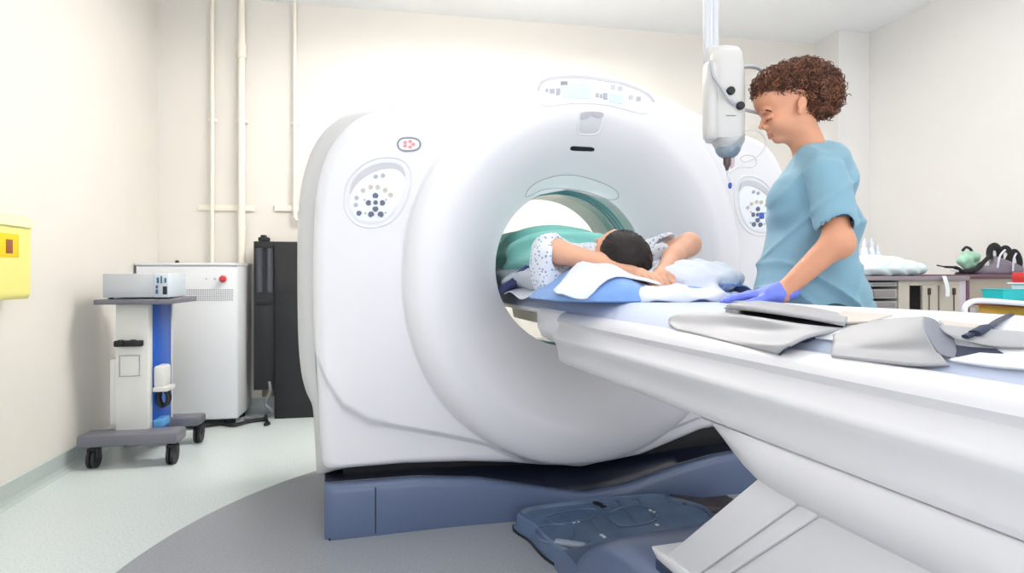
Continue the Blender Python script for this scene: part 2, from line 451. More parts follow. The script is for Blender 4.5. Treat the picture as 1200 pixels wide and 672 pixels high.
sid += [ring(R3+.03, .86), ring(R3-.02, .83), ring(R3-.12, .74), ring(R3-.2, .66), ring(R3*0+.37, .60), ring(R3*0+.352, .57)]
GAN.part('side_cover', MB().loft(sid, True, False), m_side, ang=60)
GAN.part('bore_liner', MB().loft([ring(R3*0+.352, .15), ring(R3*0+.352, .575), ring(R3*0+.362, .575), ring(R3*0+.362, .15), ring(R3*0+.352, .15)], True, False), m_liner)
for v, r in ((.225, .003), (.262, .0035), (.30, .003)):
    GAN.part('bore_ring', MB().tube([(.349*math.cos(a), v, CZ+.349*math.sin(a)) for a in [2*PI*i/120 for i in range(120)]], r, 8, True), m_teal)
GAN.part('bore_scan_window', MB().loft([ring(R3*0+.3505, .34), ring(R3*0+.3505, .40), ring(R3*0+.352, .40), ring(R3*0+.352, .34), ring(R3*0+.3505, .34)], True, False), mat('pale green scan window', (190, 222, 214), .15))
# black box added to keep the gap under the covers dark
GAN.part('gap_darkener', MB().bb(-.98, .98, .12, .80, .17, .36, .01), m_black)
# base
xs = np.linspace(-1.045, 1.045, 90)
def ztop(x): return np.interp(x, [-1.05, -.7, -.45, -.25, 0, .2, .45, .65, 1.05], [.205, .20, .175, .135, .088, .10, .145, .175, .2])
sec = []; sec2 = []
for x in xs:
    e = 0.02*math.exp(-((1.045-abs(x))/.012)**1) ; zt = float(ztop(x)); b = -.05*math.exp(-(x/.33)**2)
    sec.append([(x, .0+b+e, 0), (x, b+e-.003, .02), (x, b+e, zt-.03), (x, b+e+.004, zt-.012), (x, b+e+.014, zt-.002), (x, b+e+.03, zt+.002), (x, b+e+.045, zt+.0), (x, .10, zt-.02), (x, .84, zt-.02), (x, .86, .06), (x, .86, 0)])
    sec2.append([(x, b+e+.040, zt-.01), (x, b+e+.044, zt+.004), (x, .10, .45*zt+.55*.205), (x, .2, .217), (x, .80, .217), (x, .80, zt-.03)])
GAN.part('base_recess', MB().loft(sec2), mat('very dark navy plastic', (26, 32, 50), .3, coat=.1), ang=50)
GAN.part('base', MB().loft(sec), m_navy, ang=50)
xsm = pv(440, 600, 0)[0]
GAN.part('base_seam', MB().bb(xsm-.002, xsm+.002, -.0035, .01, .01, .185), m_black, smooth=False)
GAN.part('base_foot_strip', MB().bb(-1.03, 1.03, .003, .85, .0, .008), m_black, smooth=False)
def patch(pts, off=.003, rings=7, thick=.006, smooth=3):
    """closed outline (x,z) laid on the front cover"""
    if smooth: pts = smooth_poly(pts, smooth)
    P = np.array(pts, float); c = P.mean(axis=0); S = []
    def r(k, o):
        q = c+(P-c)*k; return list(zip(q[:, 0], V(q[:, 0], q[:, 1])-o, q[:, 1]))
    S.append(r(1.0, -thick))
    S.append(r(1.0, off*.7))
    for i in range(rings): S.append(r(.985*(1-i/rings)+.001, off))
    return MB().loft(S, True, True)
def rim(pts, r=.003, off=.001, smooth=3, closed=True):
    if smooth: pts = smooth_poly(pts, smooth, closed)
    return MB().tube([(p[0], float(V(p[0], p[1]))-off, p[1]) for p in pts], r, 8, closed)
def zp(pts, o, s): return [fpx(o[0]+a/s, o[1]+b/s) for a, b in pts]
def strip(A, B_, off):
    A = smooth_poly(A, 3, False); B_ = smooth_poly(B_, 3, False); rows = []
    for k in (0, .33, .66, 1): rows.append([((1-k)*a[0]+k*b[0], float(V((1-k)*a[0]+k*b[0], (1-k)*a[1]+k*b[1]))-off, (1-k)*a[1]+k*b[1]) for a, b in zip(A, B_)])
    G_ = np.array(rows); return MB().sheet(G_ if True else G_, .0015)
def control_panel(flip, label):
    f = -1 if flip else 1
    g = lambda P: [(f*a, b) for a, b in P]
    o, s = (400, 150), 5.17
    outer = g(zp([(20, 430), (30, 350), (70, 280), (150, 210), (240, 180), (330, 182), (395, 215), (425, 280), (420, 360), (395, 440), (350, 520), (280, 580), (190, 603), (110, 592), (50, 545), (22, 490)], o, s))
    inner = g(zp([(52, 430), (70, 350), (130, 285), (220, 245), (310, 235), (365, 262), (385, 320), (375, 400), (340, 480), (280, 550), (200, 580), (120, 572), (70, 530), (50, 480)], o, s))
    shade = g(zp([(50, 400), (62, 340), (100, 285), (160, 240), (240, 214), (320, 214), (370, 240), (386, 290), (370, 275), (330, 255), (270, 250), (200, 268), (130, 310), (80, 360)], o, s))
    pn = GAN.part('control_panel', patch(inner, .003), m_panel, label=label)
    GAN.part('panel_rim', rim(outer, .0035, .0), m_white, parent=pn)
    ho = g(zp([(50, 400), (62, 340), (100, 285), (160, 240), (240, 214), (320, 214), (370, 240), (388, 290)], o, s))
    hi_ = g(zp([(56, 400), (82, 355), (130, 308), (200, 268), (270, 248), (330, 250), (366, 275), (384, 300)], o, s))
    GAN.part('panel_shade', strip(ho, hi_, .0045), m_shadegrey, parent=pn)  # grey crescent painting the shade under the recess rim
    def btn(x, y, r, m, sq=1.0):
        cx, cz = fpx(o[0]+x/s, o[1]+y/s); rr = r/s/306*.8
        GAN.part('button', patch([(f*cx+rr*math.cos(a)*sq, cz+rr*math.sin(a)) for a in [2*PI*i/12 for i in range(12)]], .0065, 2, .004, 0), m, parent=pn)
    def petal(x, y, ang, r, m):
        cx, cz = fpx(o[0]+x/s, o[1]+y/s); pts = []
        for a, k in ((-2.1, 1), (-1.57, .75), (-1.0, 1), (-.3, 1.0), (.5, 1), (1.57, 1.05), (2.64, 1), (3.4, 1.0)):
            pts.append((f*cx+r/s/306*.78*k*math.cos(a+ang), cz+r/s/306*.78*k*math.sin(a+ang)))
        GAN.part('button', patch(pts, .0065, 2, .004, 2), m, parent=pn)
    petal(206, 412, 0, 22, m_icon); petal(206, 492, PI, 22, m_icon); petal(165, 455, PI/2, 21, m_icon); petal(248, 455, -PI/2, 21, m_icon)
    btn(207, 453, 17, m_icon); petal(180, 525, .5, 23, m_icon); petal(238, 525, -.5, 23, m_icon); petal(107, 518, .8, 20, m_icon)
    for x, y in ((132, 380), (177, 360), (220, 360), (266, 378), (298, 407)): btn(x, y, 17, m_icon_b)
    for x, y in ((92, 425), (88, 468)): btn(x, y, 16, m_icon_l)
    for x, y in ((208, 296), (252, 290)): petal(x, y, .4, 17, m_icon_l)
    for x, y in ((145, 518), (268, 515), (140, 437), (270, 437)): btn(x, y, 5, m_icon)
control_panel(False, 'oval touch panel with slate grey arrow buttons at the left of the bore')
control_panel(True, 'oval touch panel with slate grey arrow buttons at the right of the bore')
# oval emergency mark
o, s = (400, 150), 5.17
ov = zp([(342, 100), (352, 74), (380, 62), (430, 62), (466, 74), (478, 100), (466, 126), (430, 138), (380, 138), (352, 126)], o, s)
pn = GAN.part('emergency_plate', patch(ov, .002), m_panel); GAN.part('plate_rim', rim(ov, .0035, .002), m_seam, parent=pn)
cx, cz = fpx(o[0]+408/s, o[1]+100/s)
for k in range(5):
    a = 2*PI*k/5; GAN.part('symbol_dot', patch([(cx+.014*math.cos(a)*1.2+.008*math.cos(b), cz+.011*math.sin(a)+.007*math.sin(b)) for b in [2*PI*i/8 for i in range(8)]], .004, 2, .002, 0), m_red, parent=pn)
# display above the bore
o, s = (620, 80), 5.6
disp = zp([(60, 215), (62, 140), (85, 95), (150, 72), (280, 66), (420, 76), (560, 100), (680, 130), (770, 175), (815, 230), (800, 285), (740, 300), (640, 275), (520, 245), (400, 232), (280, 232), (180, 245), (100, 250)], o, s)
pn = GAN.part('display_panel', patch(disp, .003), m_panel, label='curved white status display above the bore')
hd = zp([(50, 190), (58, 110), (95, 72), (170, 48), (300, 42), (440, 56), (580, 82), (700, 118), (790, 170), (830, 225), (800, 205), (760, 170), (680, 136), (560, 104), (420, 80), (280, 70), (150, 77), (90, 100), (68, 140)], o, s)
GAN.part('display_shade', strip(zp([(56, 150), (66, 105), (95, 76), (170, 54), (300, 48), (440, 60), (580, 86), (700, 122), (790, 172), (826, 222)], o, s), zp([(64, 150), (78, 116), (105, 92), (175, 72), (300, 66), (430, 77), (565, 102), (685, 136), (768, 178), (812, 224)], o, s), .0042), m_shadegrey, parent=pn)  # grey strip painting shade along the upper edge of the display
GAN.part('screen', patch(zp([(215, 105), (400, 105), (400, 205), (215, 195)], o, s), .005, 3, .003, 0), m_screen, parent=pn)
GAN.part('screen', patch(zp([(525, 165), (615, 182), (610, 238), (525, 222)], o, s), .005, 3, .003, 0), m_screen, parent=pn)
for x, y, w, h, m in ((228, 100, 22, 12, m_seam), (150, 152, 16, 14, m_icon_l), (190, 142, 12, 8, m_icon_l), (190, 158, 12, 8, m_icon_l), (188, 172, 12, 6, m_icon_l), (115, 148, 8, 12, m_icon_l),
                   (445, 178, 10, 12, m_icon_l), (470, 184, 8, 12, m_icon_l), (497, 172, 13, 8, m_icon_l), (497, 190, 13, 8, m_icon_l), (500, 203, 12, 5, m_icon_l),
                   (548, 125, 14, 14, m_shadegrey), (596, 135, 14, 14, m_shadegrey), (665, 192, 13, 13, m_shadegrey), (715, 203, 14, 14, m_icon_l)):
    GAN.part('display_mark', patch(zp([(x-w, y-h), (x+w, y-h), (x+w, y+h), (x-w, y+h)], o, s), .006, 2, .003, 0), m, parent=pn)
# recess with microphone below display, black slot
rc = zp([(335, 300), (360, 288), (420, 285), (475, 290), (490, 310), (478, 360), (465, 410), (445, 430), (400, 436), (345, 434), (322, 420), (325, 360)], o, s)
pn = GAN.part('speaker_recess', patch(rc, .002), mat('recess grey', (214, 214, 219), .4)); GAN.part('recess_rim', rim(rc, .004, .001), m_white, parent=pn)
GAN.part('recess_lip', patch(zp([(335, 310), (345, 294), (420, 286), (482, 296), (484, 318), (450, 330), (430, 305), (390, 305), (375, 332), (345, 335)], o, s), .005, 2), mat('recess lip grey', (190, 190, 198), .4), parent=pn)
GAN.part('camera_slot', patch(zp([(270, 525), (285, 513), (340, 516), (410, 520), (428, 532), (420, 546), (380, 546), (300, 543), (274, 538)], o, s), .003, 3), m_black)
o, s = (560, 70), 2.24
lw = zp([(125, 360), (135, 338), (165, 318), (215, 304), (265, 306), (320, 322), (360, 342), (368, 362), (345, 368), (300, 352), (255, 342), (210, 338), (170, 342), (140, 356)], o, s)
pn = GAN.part('laser_window', patch(lw, .0015), mat('greenish laser window', (234, 238, 240), .12)); GAN.part('window_seam', rim(lw, .0012, .002), m_seam, parent=pn)
# side cover seams
for v in (.45,):
    GAN.part('top_seam', MB().tube([(pv(424, 128, .17)[0]+.012*k, .17, pv(424, 128, .17)[1]+.004*k+.001) for k in (-.5, 0, .5)], .004, 8), m_seam)
# ================================================================ floor dock between gantry and table
m_tray = mat('blue grey dock plastic', (92, 112, 142), .22, var=.10, scale=14, coat=.25, bump=.15, bscale=25)
DK = Thing('floor_dock_cover', 'low rounded blue grey plastic cover on the floor between scanner base and table base', 'floor cover', MG, (0, -.25, 0))
pl = smooth_poly([(-.285, .0), (-.30, -.18), (-.285, -.34), (-.22, -.45), (-.05, -.53), (.15, -.54), (.36, -.36), (.43, -.20), (.36, -.06), (.27, .0)], 5)
pl = np.array(pl); pc = pl.mean(axis=0)
def rr(k, z): q = pc+(pl-pc)*k; return [(a, b-.055, z) for a, b in q]
DK.part('shell', MB().loft([rr(1.02, .0), rr(1.02, .012), rr(1.0, .014), rr(.99, .055), rr(.98, .066), rr(.965, .07), rr(.95, .066), rr(.94, .056), rr(.5, .056), rr(.05, .056)]), m_tray)
DK.part('rubber_edge', MB().loft([rr(1.03, .0), rr(1.03, .010), rr(.9, .010), rr(.9, .0)]), m_black)
def fl(px, py, z=.06):
    cz = (1-z)*F_PX/(py-HZ); cx = (px-600)/F_PX*cz; p = Matrix.Rotation(-PH, 2) @ Vector((cx-FC[0], cz-FC[1])); return p.x, p.y
def path(pp, z=.059): return [(*fl(a, b), z) for a, b in pp]
DK.part('strap', MB().sheet([[ (a[0]-.012, a[1]-.0, .061), (a[0]+.012, a[1]+.0, .061)] for a in [fl(*q) for q in smooth_poly([(684, 574), (691, 580), (697, 588), (708, 594)], 4, False)]], .004), m_black)
for pp in ([(628, 622), (636, 616), (660, 615), (672, 622), (668, 632), (650, 637), (632, 632)], [(712, 605), (722, 597), (745, 592), (765, 596), (770, 606), (755, 614), (728, 616)], [(640, 605), (680, 597), (700, 598), (690, 608), (655, 614)]):
    DK.part('moulded_rib', MB().tube(path(smooth_poly(pp, 3)), .004, 6, True), m_tray)
for k in range(5): DK.part('moulded_rib', MB().tube(path([(655+22*k, 600-5*k), (690+20*k, 634-6*k)], .057), .003, 6), m_tray)
mw = mat('white printed mark', (226, 232, 238), .5)
for a, b in ((672, 612), (677, 611), (762, 598), (767, 600), (705, 627), (708, 629), (770, 615)):
    x, y = fl(a, b); DK.part('printed_mark', MB().bb(x-.006, x+.006, y-.006, y+.006, .056, .0605, .001), mw)
x, y = fl(668, 640); DK.part('hinge', MB().box((x, y, .066), (.11, .03, .02), .008, Matrix.Rotation(-.6, 3, 'Z')), mat('pale hinge plastic', (150, 160, 176), .3))
PD = Thing('foot_pedal', 'dark brown foot pedal on the floor beyond the dock cover, beside the table pedestal', 'pedal', MG, (*fl(838, 606, 0), 0))
x, y = fl(838, 606, 0)
PD.part('treadle', MB().prism([(x-.13, y+.0, .012), (x-.13, y+.02, .06), (x+.02, y+.0, .035), (x+.14, y, .035), (x+.14, y, .012)], (0, .12, 0), .004), mat('dark brown rubber', (52, 42, 42), .5))
PD.part('pedal_edge', MB().prism([(x-.14, y-.01, 0), (x-.14, y-.01, .012), (x+.15, y-.01, .012), (x+.15, y-.01, 0)], (0, .15, 0), .003), mat('reddish pedal edge', (140, 96, 92), .5))
# ================================================================ the patient table
m_tab = mat('white table plastic', (219, 218, 222), .35, coat=.08)
m_crad = mat('white cradle plastic', (234, 235, 238), .3)
TB = Thing('patient_table', 'long white patient table on a leaning pedestal, running from the bore to the foreground', 'table', MG, (0, -1.4, 0))
def lerp(a, b, t): return a+(b-a)*t
# cradle: shallow trough that slides into the bore
def crad(y, k=1.0, dz=0.0):
    h = [(.0, .862), (.10, .864), (.17, .868), (.205, .870), (.222, .872), (.236, .870), (.242, .865), (.240, .855), (.215, .845), (.17, .836), (.0, .832)]
    R = [(a*k, y, b+dz) for a, b in h]; L_ = [(-a*k, y, b+dz) for a, b in h[1:-1]][::-1]
    return R+L_
TB.part('cradle', MB().loft([crad(.60, .92), crad(.58), crad(.2), crad(-.14), crad(-.4), crad(-1.3), crad(-2.36)]), m_crad, ang=60)
# carrier block under the cradle at the bore mouth
TB.part('cradle_carrier', MB().loft([[(a*k, y, b) for a, b in ((-.25, .874), (-.262, .86), (-.262, .80), (-.245, .765), (-.2, .74), (.2, .74), (.245, .765), (.262, .80), (.262, .86), (.25, .874), (.22, .866), (-.22, .866))] for y, k in ((-.15, .97), (-.17, 1), (-.36, 1), (-.40, 1.0), (-.44, 1.0))]), m_crad, ang=50)
TB.part('cradle_rail', MB().loft([[(a, y, b) for a, b in ((-.17, .84), (-.16, .79), (.16, .79), (.17, .84))] for y in (.5, -.2)]), mat('cream rail plastic', (236, 228, 210), .4))
# long housing
def hous(y, e=0.0, zb=.706):
    h = [(.236, .864), (.246, .872), (.260, .871), (.273, .863), (.282, .852), (.286, .843), (.279, .834), (.277, .828), (.283, .815), (.296, .797), (.300, .790), (.299, .783), (.291, .768), (.284, .752), (.281, .735), (.279, .720), (.276, zb), (.272, zb-.004)]
    R = [(a-e, y, b) for a, b in h]; return R+[(-a, b, c) for a, b, c in R[::-1]]
TB.part('table_housing', MB().loft([hous(-.425, .02), hous(-.43, .006), hous(-.445, 0), hous(-1.3), hous(-2.36), hous(-2.40, .02)]), m_tab, ang=38)
def low(s):
    k = float(ss(1.27, 1.50, s)); d = lerp(.005, .075, k**.7); d2 = lerp(.008, .118, k**.8)
    i = lerp(.02, .0, k)
    h = [(.274, .700), (.282-i, .694), (.284-i, .700-d*.5), (.280-i, .702-d), (.262-i, .690-d*1.0), (.235-i, .70-d2), (.20, .696-d2)]
    R = [(a, -s, b) for a, b in h]; return R+[(-a, b, c) for a, b, c in R[::-1]]
TB.part('lower_housing', MB().loft([low(s) for s in (1.27, 1.29, 1.31, 1.34, 1.38, 1.42, 1.46, 1.50, 1.6, 1.9, 2.38)]), m_tab, ang=50)
# leaning pedestal leg: front cover, side panels with seams
def leg(u0, u1, sa, sb, bev=.012, za=.335, zt=.66):
    # parallelogram in (s,z) leaning to the scanner going down
    k = .283/.248
    pts = [(u0, -(sa), za), (u0, -(sa+(zt-za)*k), zt), (u0, -(sb+(zt-za)*k), zt), (u0, -sb, za)]
    return MB().prism(pts, (u1-u0, 0, 0), bev)
s0 = 1.167-(.388-.335)*(.283/.248)
TB.part('leg_cover', leg(-.262, .262, s0, s0+.12), m_tab)
TB.part('leg_cover', leg(-.258, .258, s0+.118, s0+.165, .006), m_tab)
TB.part('leg_cover', leg(-.255, .255, s0+.163, s0+.80, .01), m_tab)
TB.part('leg_foot_lip', MB().prism([(-.268, -(s0-.055), .335), (-.268, -s0-.02, .345), (-.268, -s0-.8, .345), (-.268, -s0-.8, .30), (-.268, -(s0-.02), .315)], (.536, 0, 0), .005), m_tab)
mdn = mat('dark navy trim', (38, 52, 84), .4)
TB.part('base_trim', MB().loft([[(-.272, -(s0-.02), z), (.272, -(s0-.02), z), (.272, -2.36, z), (-.272, -2.36, z)] for z in (.27, .318)]), mdn)
def basec(y, h, e=0.0, w=.30):
    r = min(.05, h*.4); R = [(w-e, 0), (w-e, h-r), (w-e-r*.3, h-r*.3), (w-e-r, h), (.1, h+.004)]
    R = [(a, -y, b) for a, b in R]; return R+[(-a, b, c) for a, b, c in R[::-1]]
TB.part('base_cover', MB().loft([basec(.60, .07, .05), basec(.61, .10, .02), basec(.64, .135, .0), basec(.70, .185), basec(.78, .235), basec(.88, .275), basec(.98, .298), basec(1.07, .305), basec(2.36, .305)]), m_navy, ang=50)
TB.part('base_skirt', MB().loft([[(-.29, -.43, 0), (.36, -.36, 0), (.36, -.8, 0), (-.29, -.8, 0)], [(-.29, -.44, .05), (.36, -.37, .05), (.36, -.8, .05), (-.29, -.8, .05)], [(-.27, -.47, .075), (.34, -.40, .075), (.34, -.8, .075), (-.27, -.8, .075)]]), m_navy)
TB.part('trouser_stand_in', MB().bb(.26, .30, -1.5, -1.15, .3, .66, .01), mat('dark teal trouser block', (38, 66, 78), .4))  # added block standing in for the dark trouser leg behind the pedestal
# mattress pad
m_pad = mat('light blue grey mattress', (186, 196, 218), .6, bump=.05, bscale=120)
def padz(u): return .918-.048*np.clip((np.abs(u)-.155)/.083, 0, 1)**2.0
ys = np.linspace(.56, -2.3, 60); us = np.linspace(-.238, .238, 41)
G = [[(u, y, float(padz(u))+.002*math.sin(y*3+u*4)*(1-abs(u)/.24)) for u in us] for y in ys]
single('mattress_pad', MB().sheet(np.array(G), .03), m_pad, 'light blue grey mattress pad lying along the table top', 'mattress pad', MG, (0, -.9, .87))
# ---------------------------------------------------------------- bedding under the patient
rs = np.random.RandomState(3)
def H(x, y):
    """top of the blue pillow stack"""
    x = np.asarray(x, float); y = np.asarray(y, float)
    X = (x-.0)/.365; Y = (y+.47)/.295
    r = (np.abs(X)**3+np.abs(Y)**3)**(1/3)
    b = (.045+.078*np.exp(-((x+.20)/.11)**2))*np.clip(1-r**2.6, 0, 1)**.5
    w = .006*np.sin(14*x+9*y)+.004*np.sin(31*x-17*y)
    return .916+b+w*(b > .005)-.035*np.exp(-((x)/.12)**2-((y+.40)/.12)**2)
m_blue = mat('blue cotton pillow', (122, 162, 222), .8, var=.05, scale=30, bump=.3, bscale=90, sheen=.2)
m_wh = mat('white cotton cloth', (220, 225, 236), .8, bump=.25, bscale=70, sheen=.2)
def cut_cloth(poly, zf, off, th=.004, n=26, wr=.006, seed=1):
    P = np.array(smooth_poly(poly, 4), float); c = P.mean(axis=0); r_ = np.random.RandomState(seed); ph = r_.uniform(0, 6, 4)
    rows = []
    for i in range(n+1):
        k = 1-i/n*.995; q = c+(P-c)*k
        w = wr*(np.sin(22*q[:, 0]+13*q[:, 1]+ph[0])+.6*np.sin(41*q[:, 0]-29*q[:, 1]+ph[1])+.6*np.sin(17*q[:, 1]-35*q[:, 0]+ph[2]))
        z = zf(q[:, 0], q[:, 1])+off+np.maximum(w, -off*.8)
        rows.append(np.stack([q[:, 0], q[:, 1], z], 1))
    A = np.array(rows); A = np.concatenate([A, A[:, :1]], 1)
    return MB().sheet(A, th)
NP = 96; PB = np.array([(.0+.365*math.copysign(abs(math.cos(q))**.67, math.cos(q)), -.47+.295*math.copysign(abs(math.sin(q))**.67, math.sin(q))) for q in [2*PI*i/NP for i in range(NP)]])
pcn = np.array((.0, -.47)); rws = []
for k, zz_ in ((.02, .9165), (.6, .9165), (.97, .9165), (.995, .921)): rws.append([(*(pcn+(p-pcn)*k), zz_) for p in PB])
for k in np.linspace(.99, .01, 34):
    q = pcn+(PB-pcn)*k; rws.append(list(zip(q[:, 0], q[:, 1], np.maximum(H(q[:, 0], q[:, 1]), .9215))))
bl = MB().loft(rws)
single('blue_pillow', bl, m_blue, 'soft blue pillow under the patient\'s head and elbows on the table', 'pillow', MG, (.03, -.43, .92))
def uvp(px, py, z):
    cz = (1-z)*F_PX/(py-HZ) if abs(py-HZ) > 1 else 2.1
    return cz
# white cloths over the blue pillow
single('white_pillow_cloth', cut_cloth([(-.13, -.42), (-.22, -.47), (-.32, -.54), (-.35, -.61), (-.335, -.69), (-.27, -.715), (-.16, -.695), (-.04, -.70), (-.0, -.57), (.03, -.45), (-.05, -.36)], lambda x, y: np.maximum(H(x, y), .918), .012, seed=4), m_wh,
       'white cloth draped under the patient\'s forearm nearest the scanner opening', 'cloth', MG, (-.13, -.45, .93))
pw = [ell((.19, -.47, .985), (.20, .18, .066), .04), ell((.05, -.64, .928), (.19, .15, .036), .03), ell((-.06, -.69, .928), (.09, .10, .032), .03), rbox((.1, -.5, .80), (.6, .6, .117), .001, .003, None, 's')]
single('white_pillow', sdf(pw, (-.20, -.82, .88), (.45, -.25, 1.09), .006, post=lambda P, d: d+.0055*np.sin(P[:, 0]*48+P[:, 1]*30+3*np.sin(P[:, 1]*22))+.0035*np.sin(P[:, 1]*85-P[:, 0]*40)), m_wh,
       'crumpled white pillow under the patient\'s clasped hands and elbow', 'pillow', MG, (.12, -.5, .93), ang=180)
single('blue_sheet', MB().sheet(np.array([[(.16+.235*a, -.50-.16*b+.03*a, .934+.045*math.sin(PI*min(a*1.05, 1))**2*(1-.3*b)+.03*max(0, a-.6)*math.sin(9*b)+.004*math.sin(20*a+7*b)) for b in np.linspace(0, 1, 14)] for a in np.linspace(0, 1, 22)]), .004), m_blue,
       'crumpled blue sheet edge between the white pillow and the gloved hand', 'sheet', MG, (.27, -.5, .93))
# ---------------------------------------------------------------- patient
m_skin = mat('warm skin', (226, 172, 142), .5, var=.03, scale=20, sss=.12)
m_hair = mat('dark brown straight hair', (24, 13, 11), .6, var=.3, scale=60, stretch=(1, .06, 1), bump=.3, bscale=160)
m_gown = mat('white patterned gown', (226, 230, 238), .8, bump=.2, bscale=80)
def dots(m, rgb, scale, th):
    nt = m.node_tree; b = nt.nodes['Principled BSDF']; src = b.inputs['Base Color'].links[0].from_socket
    tc = nt.nodes.new('ShaderNodeTexCoord'); vo = nt.nodes.new('ShaderNodeTexVoronoi'); vo.inputs['Scale'].default_value = scale
    nt.links.new(tc.outputs['Object'], vo.inputs['Vector'])
    lt = nt.nodes.new('ShaderNodeMath'); lt.operation = 'LESS_THAN'; lt.inputs[1].default_value = th; nt.links.new(vo.outputs['Distance'], lt.inputs[0])
    mx = nt.nodes.new('ShaderNodeMix'); mx.data_type = 'RGBA'; mx.inputs[7].default_value = (*[lin(c) for c in rgb], 1)
    nt.links.new(lt.outputs[0], mx.inputs[0]); nt.links.new(src, mx.inputs[6]); nt.links.new(mx.outputs[2], b.inputs['Base Color'])
dots(m_gown, (150, 160, 190), 75, .30)
PT = Thing('person', 'patient lying on the table with straight dark hair, hands clasped behind the head', 'person', MG, (0, -.1, .93))
hr = Matrix.Rotation(math.radians(-42), 3, 'Y') @ Matrix.Rotation(math.radians(-24), 3, 'X')         # head turned towards the left of the table
hc = np.array((-.032, -.42, 1.064))
def hp(x, y, z): return tuple(hc+np.array(hr @ Vector((x, y, z))))
B = []
B += [ell(hp(0, -.01, .0), (.072, .095, .088), .03, hr), ell(hp(0, .055, .022), (.058, .06, .07), .03, hr), ell(hp(0, .098, .04), (.03, .025, .035), .03, hr)]
B += [cone(hp(0, .02, .083), hp(0, .042, .106), .010, .012, .012), ell(hp(0, .072, .088), (.022, .012, .010), .01, hr), ell(hp(0, -.015, .075), (.055, .035, .02), .02, hr)]
for sx in (-1, 1):
    B += [ell(hp(sx*.03, .008, .082), (.015, .009, .008), .006, hr), ell(hp(sx*.076, .02, -.005), (.010, .030, .018), .01, hr)]
B += [cone((0, -.33, 1.02), (0, -.20, 1.01), .055, .062, .05)]
B += [ecap((0, -.2, 1.02), (0, .1, 1.03), (.15, .09, .09), (.15, .1, .1), .08), cone((-.13, -.2, 1.02), (.13, -.2, 1.02), .06, .06, .06)]
B += [cone((0, .1, 1.02), (0, .35, 1.02), .13, .14, .08)]
for sx in (-1, 1): B += [cone((sx*.09, .35, 1.02), (sx*.10, .72, 1.13), .085, .06, .05), cone((sx*.10, .72, 1.13), (sx*.09, 1.1, 1.0), .055, .04, .03), cone((sx*.09, 1.1, 1.0), (sx*.09, 1.14, 1.12), .035, .028, .03)]
# arms
EL = (-.243, -.335, 1.082); ER_ = (.252, -.40, 1.112)
B += [cone((-.16, -.18, 1.03), EL, .05, .042, .03), cone(EL, (-.12, -.45, 1.037), .042, .034, .02), cone((-.12, -.45, 1.037), (-.05, -.545, 1.0), .034, .024, .02)]
B += [cone((.16, -.2, 1.03), ER_, .05, .041, .03), cone(ER_, (.14, -.475, 1.062), .041, .034, .02), cone((.14, -.475, 1.062), (.045, -.56, .998), .034, .024, .02)]
# hands: one palm under, the other hand's four fingers wrap over it, seen from the crown side
HO = Vector((-.016, -.60, .975))
def hq_(x, y, z): return tuple(HO+Vector((x, y, z)))
B += [rbox(hq_(-.012, .012, .012), (.040, .018, .024), .015, .02, Matrix.Rotation(.35, 3, 'Y')), rbox(hq_(.040, .010, -.004), (.030, .018, .030), .015, .02, Matrix.Rotation(-.6, 3, 'Y'))]
B += [cone((-.05, -.535, 1.0), hq_(-.03, .02, .022), .024, .020, .02), cone((.045, -.55, .998), hq_(.055, .015, .01), .024, .022, .02)]
def finger(pts, r, k=.004):
    o = []
    for i in range(len(pts)-1): o.append(cone(pts[i], pts[i+1], r*(1-.07*i), r*(1-.07*(i+1)), k if i else .006))
    return o
for j in range(4):                                     # four fingers slanting down over the other hand
    x0 = .050-.0215*j; z0 = .004+.0015*j
    B += finger([hq_(x0-.016, -.004, z0+.018), hq_(x0-.010, -.022, z0+.002), hq_(x0+.004, -.026, z0-.022), hq_(x0+.018, -.020, z0-.040+.003*j)], .0096-.0004*j, .002)
B += finger([hq_(.02, .0, .030), hq_(.05, -.01, .030), hq_(.078, -.008, .016)], .0095)
B += finger([hq_(.06, -.006, .012), hq_(.078, -.016, -.008), hq_(.070, -.020, -.028)], .0098)
PT.part('body', sdf(B, (-.36, -.70, .86), (.38, 1.24, 1.24), .0048), m_skin, ang=180)
hq = [ell(hp(0, -.028, -.012), (.084, .098, .098), .02, hr), ell(hp(-.0, .03, -.045), (.080, .07, .07), .03, hr), ell(hp(0, .045, .078), (.054, .085, .06), .025, hr, 's')]
def hwave(P, d):
    q = (P-hc)@np.array(hr); a = np.arctan2(q[:, 0], q[:, 2]+.02)
    return d+.0008*np.sin(a*34+6*np.sin(q[:, 1]*30))+.0006*np.sin(a*71)
PT.part('hair', sdf(hq, (-.15, -.56, .92), (.15, -.28, 1.20), .004, post=hwave), m_hair, ang=180)
# hair strands: fine tubes that follow the skull from crown to nape
hb = MB(); r_ = random.Random(5)
for i in range(70):
    a = -2.4+4.8*i/69; pts = []
    for k in range(7):
        t = k/6; yy = -.122+.15*t; rr_ = math.sqrt(max(0, 1-((yy+.028)/.099)**2))*1.012
        pts.append(hp(.084*rr_*math.sin(a+.15*math.sin(5*t+i)), yy, -.012-.098*rr_*math.cos(a+.15*math.sin(5*t+i))))
    hb.tube(pts, [.0006, .0014, .0016, .0016, .0016, .0014, .0008], 5)
PT.part('hair_strands', hb, m_hair)
